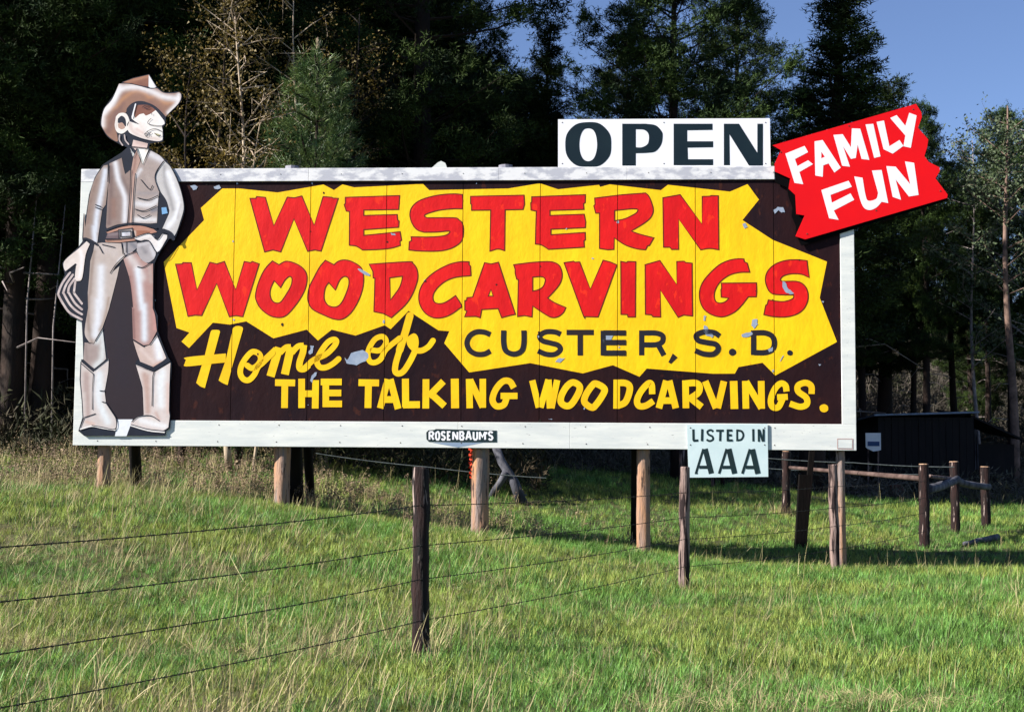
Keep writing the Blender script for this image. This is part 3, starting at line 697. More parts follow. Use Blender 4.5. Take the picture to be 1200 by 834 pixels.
painted('H1 332,522 372,487s 440,492s 474,560s 452,610s 460,668 400,708s 342,690s 318,620s', (238, 226, 214), [('H1 335,560 335,650', 1.6, (206, 188, 178), .6)], 'ear')
painted('H1 352,548 392,516s 434,550s 440,632s 410,602 350,592', (30, 34, 52), (), 'ear'); painted('H1 352,602 400,590s 430,640s 392,662s 358,644', (190, 142, 118), (), 'ear')
painted('T6 572,30 700,62 690,112 612,105 590,120 560,88', (226, 192, 178), [('T6 600,50 690,70', 2, (190, 150, 140), .6)], 'neck')
# shirt
painted('T6 362,238 470,188 485,270 500,332 552,290 545,500 520,762 430,775s 340,808 332,790 348,500s 352,400', (152, 124, 112), [('T6 380,270 375,500 360,760', 3.2, (112, 82, 78), .7), ('T6 470,360 540,520', 3, (104, 76, 72), .6), ('T6 415,235 440,380 480,480 500,560 495,740', 3.4, (226, 226, 232), 1), ('T6 400,560 400,700', 4, (150, 104, 84), .8)], 'shirt_front')
painted('T6 572,188 602,122 634,212 592,328 578,480 560,778 526,790 545,480 548,330', (188, 144, 124), [('T6 600,150 570,330', 1.6, (150, 96, 80), .7), ('T6 562,500 545,760', 1.5, (214, 172, 152), .8)], 'shirt_placket')
painted('T6 640,212 655,246 718,122 800,165s 845,212 775,315s 765,380s 800,480 790,560 780,760 700,765s 565,755 575,480 590,330', (172, 150, 140), [('T6 730,160 820,205', 4.5, (220, 218, 224), .9), ('T6 640,290 600,350', 2.2, (222, 220, 224), .8), ('T6 620,500 780,500', 3, (150, 140, 142), .7), ('T6 610,590 720,600 780,560', 4.2, (224, 222, 224), .95),
        ('T6 600,730 760,730', 3.6, (228, 226, 226), .9), ('T6 740,650 780,640', 3, (96, 104, 124), .8), ('T6 700,350 740,420', 3, (188, 168, 156), .5)], 'shirt_front')
painted('T6 540,95 585,160 568,182 548,130', (240, 236, 228), (), 'collar'); painted('T6 606,106 712,110 657,248 606,132', (242, 238, 226), [('T6 680,130 690,115', 1.5, (206, 170, 150), .6)], 'collar')
painted('T6 312,256 350,250 352,400 330,600 300,640 270,832 L7 405,262 340,225s 282,218 292,0 T6 150,800 190,520s 236,370s', (158, 130, 114), [('T6 325,300 300,450 270,600 250,700 240,832 L7 380,120 385,240', 3.6, (216, 224, 238), 1), ('T6 250,380 200,560 170,760', 2, (138, 104, 88), .6)], 'sleeve')
painted('T6 845,216 900,272s 958,390s 1000,520s 1014,640s 978,760s L7 1148,30 1108,150s 1080,205 1045,160s 978,135 T6 832,800 885,682 890,650 862,560s 802,470s 770,385s 785,310s', (196, 190, 186), [('T6 845,260 850,400 895,540 920,640', 2.4, (150, 146, 148), .8), ('T6 880,320 930,470 970,600 950,690 880,790', 3.6, (238, 238, 242), 1), ('T6 990,600 960,720', 1.6, (170, 160, 156), .7)], 'sleeve')
# belt
painted('L7 482,166 600,122s 700,108 800,112s 900,140 932,165 860,182 735,165 720,150 590,150 500,176', (190, 124, 94), [('L7 500,160 700,118', 1.5, (210, 150, 118), .7)], 'waistband')
painted('L7 496,176 592,160 592,222 480,222', (112, 88, 92), [('L7 510,190 580,180', 1.8, (150, 128, 130), .7)], 'belt'); painted('L7 728,150 860,155s 870,175 850,190 740,205', (168, 96, 58), [('L7 735,160 735,195', 1.6, (222, 200, 180), .9)], 'belt')
painted('L7 475,232 600,226 745,214 745,238 600,256 478,252', (190, 130, 100), (), 'waistband')
painted('L7 592,146 716,131 718,216 602,226', (196, 178, 168), (), 'buckle'); painted('L7 622,164 692,158 694,196 624,202', (214, 214, 222), [('L7 660,180 690,190', 2, (150, 140, 150), .6)], 'buckle')
# legs
painted('L7 382,268 450,258 620,265 640,360 655,375 560,470 540,515 600,465 580,560 510,832 K8 470,60 450,150s 400,295 346,393 332,415 298,408 262,330s L7 325,832 322,700 335,560 345,420 372,330', (192, 172, 160), [('L7 375,340 355,520 340,700 K8 290,60 290,250 318,400', 3, (150, 122, 106), .9),
        ('L7 440,480 430,832 K8 370,80 365,220 345,350', 5.2, (224, 228, 236), .95), ('K8 450,60 420,220 380,310', 1.8, (164, 132, 108), .8), ('L7 450,300 560,350', 5, (204, 188, 180), .7), ('L7 590,420 620,390', 2, (226, 222, 222), .8)], 'trouser_leg')
painted('L7 626,260 752,252 760,300 700,350 655,370 642,345', (160, 150, 152), [('L7 640,300 645,350', 2, (196, 184, 178), .8), ('L7 700,260 745,300', 3, (92, 96, 110), .7)], 'trouser_leg')
painted('L7 757,262 860,250s 900,300s 920,352s 905,400 850,435s 795,408s 752,335', (172, 162, 162), [('L7 800,300 830,340', 3, (118, 112, 120), .6), ('L7 880,300 905,370', 3, (216, 212, 216), .8), ('L7 770,280 860,262', 2, (206, 200, 202), .7)], 'trouser_pocket')
painted('L7 636,402 700,340 748,340 796,412 850,442 895,442 895,600 892,832 K8 812,200s 826,320 770,425 722,430 640,380 632,130 L7 722,832 695,600s', (182, 132, 120), [('L7 690,380 760,480 800,560', 5.5, (214, 204, 200), .9), ('L7 760,500 800,832 K8 725,120 730,380', 4.2, (220, 230, 240), 1), ('K8 800,100 812,300', 2.6, (206, 136, 126), .8), ('K8 640,150 650,370', 1.8, (128, 76, 70), .8), ('L7 860,470 880,600', 3, (186, 160, 150), .8), ('L7 690,560 715,800', 1.8, (150, 92, 86), .7)], 'trouser_leg')
painted('K8 262,408 298,412 334,420 350,395 402,302 425,500s 430,535 345,620 335,614 252,540', (166, 142, 134), [('K8 360,400 395,330 400,520 350,590', 4.5, (212, 216, 214), 1), ('K8 270,430 280,540', 2, (140, 116, 110), .6)], 'trouser_knee')
painted('K8 642,395 722,445 772,428 826,350 900,530 800,608 700,570 668,480', (204, 172, 158), [('K8 830,400 850,520', 6, (232, 236, 242), 1), ('K8 700,460 800,560', 2.6, (222, 196, 184), .8), ('K8 860,560 800,595', 2, (210, 156, 132), .9)], 'trouser_knee')
# hands
painted('L7 312,246 340,270 302,370s 275,560s 245,594s 210,575s 222,440 170,480 128,510s 108,450s 135,400s 240,312', (226, 208, 196), [('L7 260,330 270,420 250,560', 2.6, (238, 232, 230), .9), ('L7 130,430 220,350', 2, (206, 184, 172), .6)], 'hand')
painted('L7 735,212 800,192s 865,176s 905,200s 930,232s 975,182 1020,192 1018,225 960,322 936,345s 905,308 860,242s 820,232s 780,245s 738,228', (228, 218, 212), [('L7 960,230 940,320', 2.5, (240, 238, 238), .9), ('L7 780,235 870,225', 1.6, (196, 180, 172), .7)], 'hand')
# boots
painted('K8 237,560 330,640 438,540s 450,562 445,640 420,780 B1 318,200 332,310 410,430s 430,462 417,548 300,535s 212,516s 105,545 135,440 127,300 110,100 K8 232,700', (206, 190, 182), [('K8 270,650 270,780 B1 165,60 175,420', 3.6, (176, 142, 132), .9), ('K8 380,660 380,800 B1 275,60 265,260 310,400 350,480', 5, (220, 228, 232), .95), ('B1 160,480 220,500', 2.4, (214, 168, 146), .8)], 'boot')
painted('K8 662,578 800,645 932,566 928,640 922,800 B1 890,130 885,380 892,430 880,530 845,552s 800,562s 700,548s 548,508 555,480s 600,440s 665,420 660,280 K8 715,760', (214, 196, 188), [('K8 730,660 750,800 B1 690,80 700,390', 4.2, (190, 142, 122), .9), ('K8 870,640 850,800 B1 810,80 815,330', 5, (228, 232, 234), 1), ('B1 640,470 760,500 850,520', 4, (232, 232, 232), .9), ('B1 770,400 800,460', 2, (204, 156, 142), .8), ('B1 875,150 875,400', 2, (220, 180, 164), .8)], 'boot')
inkline(['~B1 108,545 210,518 300,535 412,552', '~B1 550,512 700,556 845,572'], 1.6, M_cream, 'boot_welt')
inkline(['~B1 102,540 140,445', '~B1 210,512 300,528 412,545 425,470 400,410', '~B1 555,505 700,545 835,560', '~B1 560,478 610,438 680,425 740,432 800,470', 'K8 332,655 322,832 B1 213,60 213,370', 'K8 805,640 B1 745,80 738,340', 'B1 145,442 240,410',
         'B1 280,208 320,212', 'B1 300,305 335,315', 'K8 240,575 332,655', 'B1 330,310 410,430'], 1.0)
inkline(['K8 240,545 338,620 440,540'], 1.8); inkline(['K8 662,562 800,618 925,540'], 5.2, rnd=False); inkline(['K8 668,590 800,642'], .8, M_rope)
inkline(['~K8 262,380 298,412', '~K8 346,395 402,300', '~K8 640,385 725,440', '~K8 770,425 828,345'], 1.2)
inkline(['~H1 715,545 682,575 685,605 760,622 852,625', '~H1 640,715 690,675 760,658 828,685', '~H1 620,425 650,405 700,405', '~H1 640,432 670,440 695,430', '~H1 750,705 790,735 820,725', '~H1 720,490 722,505', '~H1 450,690 540,735 650,772 780,795 836,782', '~H1 858,570 862,605 834,625 838,665', 'H1 645,720 660,742 680,728 665,706 645,720', 'H1 690,712 715,695', 'H1 675,690 700,730'], .65)
inkline(['H1 545,392 508,532'], 1.6, M_fwhite, 'sideburn_glint'); inkline(['~H1 372,728 370,780 405,835', '~H1 425,725 435,780 470,825'], 1.6, M_rope, 'hair_strand')
painted('H1 745,700 790,712 815,725 790,738 765,725', (176, 168, 110), (), 'lip')
inkline(['~T6 640,380 715,465 742,432', '~T6 612,540 700,556 790,520', '~T6 590,640 670,655 775,610', '~T6 612,690 660,716 720,690', 'T6 240,600 290,618', 'T6 240,622 290,640', '~T6 838,218 775,310 765,380 800,480'], 1.0, M_navy)
inkline(['T6 550,290 545,500 522,765', 'T6 592,328 577,480 562,765', 'T6 606,106 655,246 712,112', 'T6 540,95 572,185 605,110', 'T6 560,90 712,108', 'T6 352,250 350,400'], 1.0)
inkline(['~L7 480,150 600,108 700,92 800,98 925,128'], 2.4); inkline(['~L7 285,225 320,228 405,275'], 2.8); inkline(['~L7 985,150 1045,175 1075,225'], 4.2)
inkline(['L7 592,146 716,131 718,216 602,226 592,146', 'L7 610,160 702,155 704,202 612,206 610,160', 'L7 482,232 600,226', 'L7 620,262 632,355', 'L7 662,250 662,345', '~L7 420,285 455,350', '~L7 450,275 560,300', '~L7 520,525 570,450 650,375 750,335', '~L7 760,470 810,475 880,432', '~L7 735,212 860,175 930,232 975,182', '~L7 735,228 790,245 860,242 936,345 1020,225', '~L7 130,512 215,445'], 1.0)
for s in ('~L7 165,520 100,610 66,690 K8 60,45 105,125 150,180 238,228', '~L7 190,540 135,620 108,690 K8 100,30 145,110 195,160 240,188', '~L7 205,575 160,640 150,690 K8 140,25 185,100 240,150', '~L7 212,600 200,690 K8 180,25 240,105'):
    inkline([s], 2.6, M_rope, 'rope_coil', TC+.0008)
painted('T6 820,625 862,622 875,675 825,685', (96, 168, 222), (), 'blue_paint_spot')

# ------------------------------------------------------------------ roadside fence
def post_thing(px_top, py_top, px_base, py_base, wpx, m, label, group=None, cutm=True, cat='fence post', name='fence_post', flat=None):
    b = ghit(px_base, py_base)
    if flat: b = at(px_base, py_base, flat); b.z = G(b.x, b.y)
    top = at(px_top, py_top, b.y)
    r = wpx*b.y/FPX/2; n = 16; o = empty(name, b, 0, label=label, cat=cat, group=group)
    tp = top-b; pts = [Vector((0, 0, -.25)).lerp(tp, k/(n-1))+Vector((.002*math.sin(k*1.9+px_top), 0, 0)) for k in range(n)]
    vs, fs = tube(pts, [r*(1.04-.08*k/(n-1)) for k in range(n)], 20, wob=.2, seed=px_top*.31, caps=False)
    link('shaft', pymesh('shaft', vs, fs, True), m, o)
    ring = [Vector(v) for v in vs[-20:]]; c = sum(ring, Vector())/20
    ring2 = [v*.0+c+(v-c)*.9+Vector((0, 0, .012)) for v in ring]; ctr = c+Vector((0, 0, .014))
    V = ring+ring2+[ctr]; F = [(i, (i+1) % 20, 20+(i+1) % 20, 20+i) for i in range(20)]+[(20+i, 20+(i+1) % 20, 40) for i in range(20)]
    link('top_end', pymesh('top_end', V, F), M_cut if cutm else m, o)
    return b, top
GP = 'round wooden posts of the roadside barbed wire fence'
P1 = post_thing(493.5, 549, 493, 772, 20, M_postdark, 'thick dark brown post nearest the camera, in front of the name plate', GP, False)
P2 = post_thing(802.5, 548, 801, 693, 12.5, M_postgrey, 'greyish split post just left of the LISTED IN AAA sign', GP, False)
P3 = post_thing(976, 545, 979, 667, 10.5, M_postgrey, 'pinkish grey post below the right end of the billboard', GP, False, flat=18.3)
P4 = post_thing(1082.5, 544, 1083.5, 642, 12, M_postdark, 'dark corner post with pale top where the fence turns, left of two others', GP)
P5 = post_thing(1118.5, 541, 1120, 625, 10.5, M_postdark, 'dark corner brace post standing between its two neighbours at right', GP)
P6 = post_thing(1154, 547, 1155.5, 618, 10.5, M_postdark, 'rightmost corner post with orange brown sawn top', GP)
P7 = post_thing(921.5, 529, 921, 603, 10, M_postdark, 'pale topped dark post ringed by dry grass behind the billboard', GP)
P0x, P0y = -3.05, 3.3
o = empty('fence_post', (P0x, P0y, G(P0x, P0y)), label='near left fence post outside the picture', cat='fence post', group=GP)
link('shaft', pymesh('shaft', *tube([(0, 0, -.2), (0, 0, .6), (0, 0, 1.25)], [.06, .058, .055], 12, wob=.2)), M_postdark, o)
for a, b_, wd, m, lab in (((799, 526), (799, 548), 6, M_postgrey, 'short pale post behind the upper left corner of the AAA sign'), ((836, 540), (836, 572), 5, M_postgrey, 'far pale post showing just below the AAA sign'), ((847, 540), (847, 571), 5, M_postdark, 'far dark post showing just below the AAA sign')):
    d = 34; p = at(a[0], b_[1], d); g = Vector((p.x, p.y, G(p.x, p.y)))
    o = empty('far_post', g, label=lab, cat='fence post', group='far posts seen under the billboard')
    link('shaft', pymesh('shaft', *tube([(0, 0, -.2), (0, 0, .6), (.01, 0, max(.7, at(a[0], a[1], d).z-g.z))], wd*d/FPX/2, 8, wob=.2), True), m, o)

# leaning dark plank prop with a step cut in its side
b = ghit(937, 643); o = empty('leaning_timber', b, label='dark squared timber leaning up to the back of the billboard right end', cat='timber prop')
t1 = at(943, 556, b.y)-b; t2 = at(952, 522, b.y+.3)-b
M_shadetimber = mat('shade_dark_timber', S(16, 11, 10), S(8, 7, 7), 18, .9, .6, 40, .01, (1, 1, .15), spec=.1)  # near-black base colour stands in for shade on the timber's near face
def plank(p0, p1, w_, d_):
    p0, p1 = Vector(p0), Vector(p1); ax = (p1-p0).normalized(); s = Vector((1, 0, 0)); s = (s-ax*s.dot(ax)).normalized(); k = ax.cross(s)
    V = [p+s*(w_/2*i)+k*(d_/2*j) for p in (p0, p1) for i, j in ((-1, -1), (1, -1), (1, 1), (-1, 1))]
    return V, [(0,1,2,3), (7,6,5,4), (0,4,5,1), (1,5,6,2), (2,6,7,3), (3,7,4,0)]
link('lower_timber', pymesh('lower_timber', *plank((0, 0, -.2), t1, .185, .12)), M_shadetimber, o)
link('upper_timber', pymesh('upper_timber', *plank((.075, .12, -.1), t2, .085, .09)), M_shadetimber, o)

# barbed wire
def wire_pts(pts, sag=.02, step=.11):
    out = []
    for a, b in zip(pts[:-1], pts[1:]):
        n = max(2, int((b-a).length/step))
        for k in range(n): t = k/n; out.append(a.lerp(b, t)-Vector((0, 0, sag*4*t*(1-t))))
    out.append(pts[-1]); return out
def barbed(pts, r, m, name, label, group, barbs=True, seed=0):
    rd = random.Random(seed); P = wire_pts(pts); vs, fs = [], []
    if barbs:
        for ph in (0, math.pi):
            Q = []
            for i in range((len(P)-1)*4+1):
                k = i/4; j = min(int(k), len(P)-2); p = P[j].lerp(P[j+1], k-j); a = i*.9+ph
                Q.append(p+Vector((0, math.cos(a), math.sin(a)))*r*.75)
            tube(Q, r*.62, 4, vs, fs, False)
        for i in range(1, len(P)-1):
            p = P[i]; 
            for q in range(2):
                a = rd.uniform(0, 6.3); d = Vector((rd.uniform(-.4, .4), math.cos(a), math.sin(a))).normalized()*r*4.2
                tube([p-d, p+d], r*.42, 3, vs, fs, False)
            tube([p-Vector((r*1.5, 0, 0)), p+Vector((r*1.5, 0, 0))], r*1.7, 5, vs, fs, True)
    else: tube(P, r, 4, vs, fs, False)
    o = link(name, pymesh(name, vs, fs), m); tag(o, label, 'wire', group)
def on(P, h, dx=0, dy=-.07):
    b, t = P; q = b.lerp(t, min(1, h/(t-b).length)); return Vector((q.x+dx, q.y+dy, q.z))
FR = [.80, .60, .425, .205]
names = ['uppermost', 'second', 'third', 'lowest']
p0 = Vector((P0x, P0y, G(P0x, P0y)))
for i, (pyL, py1) in enumerate(((641, 592), (705, 639), (766, 678.5), (829, 727))):
    a = at(0, pyL, 5.75); b = at(493, py1, P1[0].y-.06); ext = a+(a-b)*.55
    pts = [ext, a, b]
    for P, wx in ((P2, FR[i]), (P3, FR[i]), (P4, FR[i])):
        L_ = (P[1]-P[0]).length; pts.append(on(P, wx*L_))
    barbed(pts, .0027, M_wire, 'barbed_wire', '%s strand of the near barbed wire fence' % names[i], 'strands of the roadside barbed wire', seed=i)
# lighter plain wires of the far fence behind
for i, (pl_, Yd) in enumerate((([(370, 531), (500, 547), (640, 560)], 27.), ([(880, 535), (1000, 542), (1118, 547)], 26.), ([(880, 547), (960, 551), (1090, 556)], 30.))):
    barbed([at(x, y, Yd) for x, y in pl_], .009, M_wirel, 'plain_wire', ['single pale wire behind the middle billboard posts', 'upper pale wire running to the corner posts', 'lower pale wire running to the corner posts'][i], 'pale wires of the far fence', False)

# log rails of the corner
def log(p0, p1, r0, r1, m, name, label, cat='rail', group=None, bend=.0, seed=1, mid=None):
    p0, p1 = Vector(p0), Vector(p1); n = 9; pts = []
    for k in range(n):
        t = k/(n-1); q = p0.lerp(p1, t); q.z += bend*4*t*(1-t); pts.append(q-p0)
    vs, fs = tube(pts, [r0+(r1-r0)*k/(n-1) for k in range(n)], 12, wob=.25, seed=seed)
    o = link(name, pymesh(name, vs, fs, True), m); o.location = p0; return tag(o, label, cat, group)
GR = 'log rails between the corner posts'
log(at(924, 547.5, P7[0].y), at(1080, 560.5, P4[0].y+.1), .035, .045, mat('reddish_rail', S(98, 80, 74), S(62, 46, 42), 5, .85, .6, 14, .01, (.4, 1, 1)), 'log_rail', 'long reddish grey log rail running left from the corner post', group=GR, seed=3)
log(at(1087, 573, P4[0].y+.1), at(1122, 561.5, P5[0].y-.1), .085, .07, M_driftlog, 'log_rail', 'thick weathered blue grey log between the left and middle corner posts', group=GR, seed=5, bend=-.02)
log(at(1120, 563, P5[0].y-.05), at(1159, 570, P6[0].y), .075, .06, M_driftlog, 'log_rail', 'weathered blue grey log between the middle and rightmost corner posts', group=GR, seed=6, bend=-.03)
log(at(1090, 558, P4[0].y+.2), at(1118, 561, P5[0].y+.1), .035, .035, M_postgrey, 'log_rail', 'thin upper rail beside the thick blue grey log', group=GR, seed=8)
q = ghit(1130, 641); q2 = ghit(1176, 637); log(q+Vector((0, 0, .06)), q2+Vector((0, .3, .10)), .035, .06, M_driftlog, 'fallen_log', 'short grey fallen log lying in the grass by the rightmost corner post', 'log', seed=9)
# dead forked log behind the billboard
o = empty('dead_forked_log', ghit(600, 590), label='forked weathered dead log leaning behind the middle billboard post', cat='log')
ol = Vector(o.location); Yd = ol.y
def seg(nm, a, b, r0, r1, s):
    p0 = at(*a, Yd)-ol; p1 = at(*b, Yd+.2)-ol
    link(nm, pymesh(nm, *tube([p0, p0.lerp(p1, .35)+Vector((.03, 0, .02)), p0.lerp(p1, .7)-Vector((.02, 0, .02)), p1], [r0, (r0*2+r1)/3, (r0+2*r1)/3, r1], 10, wob=.3, seed=s), True), M_driftlog, o)
seg('trunk', (612, 590), (579, 518), .11, .075, 2); seg('branch', (593, 553), (574, 584), .07, .05, 4)
seg('twig', (606, 574), (617, 580), .03, .015, 6)
# orange flagging tied to a thin stake
b = ghit(553, 590); o = empty('flagged_stake', b, label='thin stake wrapped in bright orange red flagging left of the middle billboard post', cat='marker stake')
tp = at(551.5, 517, b.y)-b
link('stake', pymesh('stake', *tube([(0, 0, -.1), tp], .018, 6)), M_postdark, o)
vs, fs = [], []
for k in range(22):
    t0 = .42+.58*k/22; c = tp*t0; a = k*1.1; bb_ = len(vs); w0 = .032+.014*math.sin(k*2.3)
    vs += [c+Vector((math.cos(a)*w0, math.sin(a)*w0-.02, -.03)), c+Vector((-math.cos(a)*w0, -math.sin(a)*w0-.02, -.01)), c+Vector((-math.cos(a)*w0, -math.sin(a)*w0-.02, .03)), c+Vector((math.cos(a)*w0, math.sin(a)*w0-.02, .015))]
    fs.append((bb_, bb_+1, bb_+2, bb_+3))
link('flagging', pymesh('flagging', vs, fs), M_orange, o)

# ------------------------------------------------------------------ sheds at the right
def shed():
    Y = 42.; l = at(1030, 583, Y); r_ = at(1142, 587, Y); x0, x1 = l.x, r_.x; z0 = min(G(x0, Y), G(x1, Y))-.3; z1 = at(1030, 487.5, Y).z; z1r = at(1142, 484, Y).z
    o = empty('storage_shed', (x0, Y, 0), label='low dark boarded shed with thin pale metal roof edge beyond the corner posts', cat='shed')
    W = x1-x0; D = 4.2; n = 14
    for k in range(n):
        a, b = W*k/n, W*(k+1)/n-.012; vs, fs = [], []; box(vs, fs, a, b, (k % 2)*.012, .04+(k % 2)*.012, z0, z1-.02)
        link('board', pymesh('board', vs, fs), M_shed, o)
    vs, fs = [], []; box(vs, fs, W, W+.04, .06, D, z0, z1-.03); link('side_wall', pymesh('side_wall', vs, fs), M_shed, o)
    vs, fs = [], []; box(vs, fs, .02, .06, .06, D, z0, z1-.03); link('side_wall', pymesh('side_wall', vs, fs), M_shed, o)
    vs, fs = [], []; box(vs, fs, .06, W, D-.04, D, z0, z1-.03); link('back_wall', pymesh('back_wall', vs, fs), M_shed, o)
    V = [(-.15, -.22, z1), (W+.12, -.22, z1r), (W+.12, D+.2, z1r-.15), (-.15, D+.2, z1-.15)]; V += [(x, y, z+.05) for x, y, z in V]
    link('roof', pymesh('roof', V, [(0,1,5,4), (1,2,6,5), (2,3,7,6), (3,0,4,7), (4,5,6,7), (3,2,1,0)]), M_tin, o)
    # lean-to falling away to the right
    p = empty('lean_to', (x1+.06, Y+.4, 0), label='dark lean-to roof sloping down to the right of the boarded shed', cat='shed')
    za = z1+.02; zb = at(1196, 516, Y+.4).z; w_ = 1.55
    V = [(0, 0, za), (w_, 0, zb), (w_, 3.4, zb+.3), (0, 3.4, za+.3)]; V += [(x, y, z+.06) for x, y, z in V]
    link('roof', pymesh('roof', V, [(0,1,5,4), (1,2,6,5), (2,3,7,6), (3,0,4,7), (4,5,6,7), (3,2,1,0)]), M_shed, p)
    vs, fs = [], []; box(vs, fs, .02, w_-.1, .5, .56, z0, zb-.1); link('front_wall', pymesh('front_wall', vs, fs), M_shed, p)
    vs, fs = [], []; box(vs, fs, .0, .06, 0, .4, z0, za-.02); link('corner_post', pymesh('corner_post', vs, fs), M_postgrey, p)
    for k in range(4):
        vs, fs = [], []; box(vs, fs, .12+.07*k, .15+.07*k, .46, .49, z0+1.1, za-.25-.05*k); link('slat', pymesh('slat', vs, fs), M_driftlog, p)
shed()
a = at(1014, 507, 40.); b = at(1032, 528, 40.); o = empty('notice_board', (a.x, 40, G(a.x, 40)), label='small white notice board with blue panel left of the dark shed', cat='sign')
wd, zt, zb = b.x-a.x, a.z-G(a.x, 40), b.z-G(a.x, 40)
V = [(0, 0, zt), (wd, 0, zt), (wd, 0, zb+.02), (wd*.8, 0, zb), (wd*.5, 0, zb-.02), (wd*.1, 0, zb+.06), (0, 0, zb+.1)]
V = [(x, -.04, z) for x, y, z in V]+[(x, 0, z) for x, y, z in V]
link('board', pymesh('board', V, [tuple(range(7))[::-1], tuple(range(7, 14))]+[(i, (i+1) % 7, 7+(i+1) % 7, 7+i) for i in range(7)]), M_fwhite, o)
vs, fs = [], []; box(vs, fs, wd*.12, wd*.9, -.05, -.042, zb+.13, zt-.24); link('blue_panel', pymesh('blue_panel', vs, fs), mat('blue_panel', S(44, 72, 120), rough=.5), o)
for x in (wd*.15, wd*.8): vs, fs = [], []; box(vs, fs, x, x+.04, .01, .05, -.2, zt-.05); link('leg', pymesh('leg', vs, fs), M_postgrey, o)
b = ghit(1050, 583); vs, fs = tube([(0, 0, -.05), (.01, 0, .25), (.02, 0, .3)], [.22, .19, .02], 10, wob=.3); o = link('tree_stump', pymesh('tree_stump', vs, fs, True), mat('rusty_stump', S(120, 62, 40), S(80, 42, 30), 6, .8, .5, 14)); o.location = at(1050, 560, 40); o.location.z = G(o.location.x, 40)+.15; tag(o, 'small rusty brown stump in front of the dark shed wall', 'stump')

# ------------------------------------------------------------------ trees
def nd(v): return v/np.maximum(np.linalg.norm(v, axis=-1, keepdims=True), 1e-9)
def tufts(rng, Cn, D, size, K, spread, wid, droop=0.):
    "K needles per tuft at centres Cn pointing about D -> triangles"
    n = len(Cn); d = nd(D[:, None, :]+rng.normal(0, spread, (n, K, 3)))
    L = size[:, None, None]*rng.uniform(.55, 1.1, (n, K, 1))
    base = Cn[:, None, :]+rng.normal(0, 1, (n, K, 3))*size[:, None, None]*.22
    side = nd(np.cross(d, rng.normal(0, 1, (n, K, 3))))*wid*rng.uniform(.7, 1.3, (n, K, 1))
    tip = base+d*L; tip[..., 2] -= droop*L[..., 0]
    mid = base+d*L*.35
    return np.stack([base-side*.3, mid+side, tip], 2).reshape(-1, 3, 3)

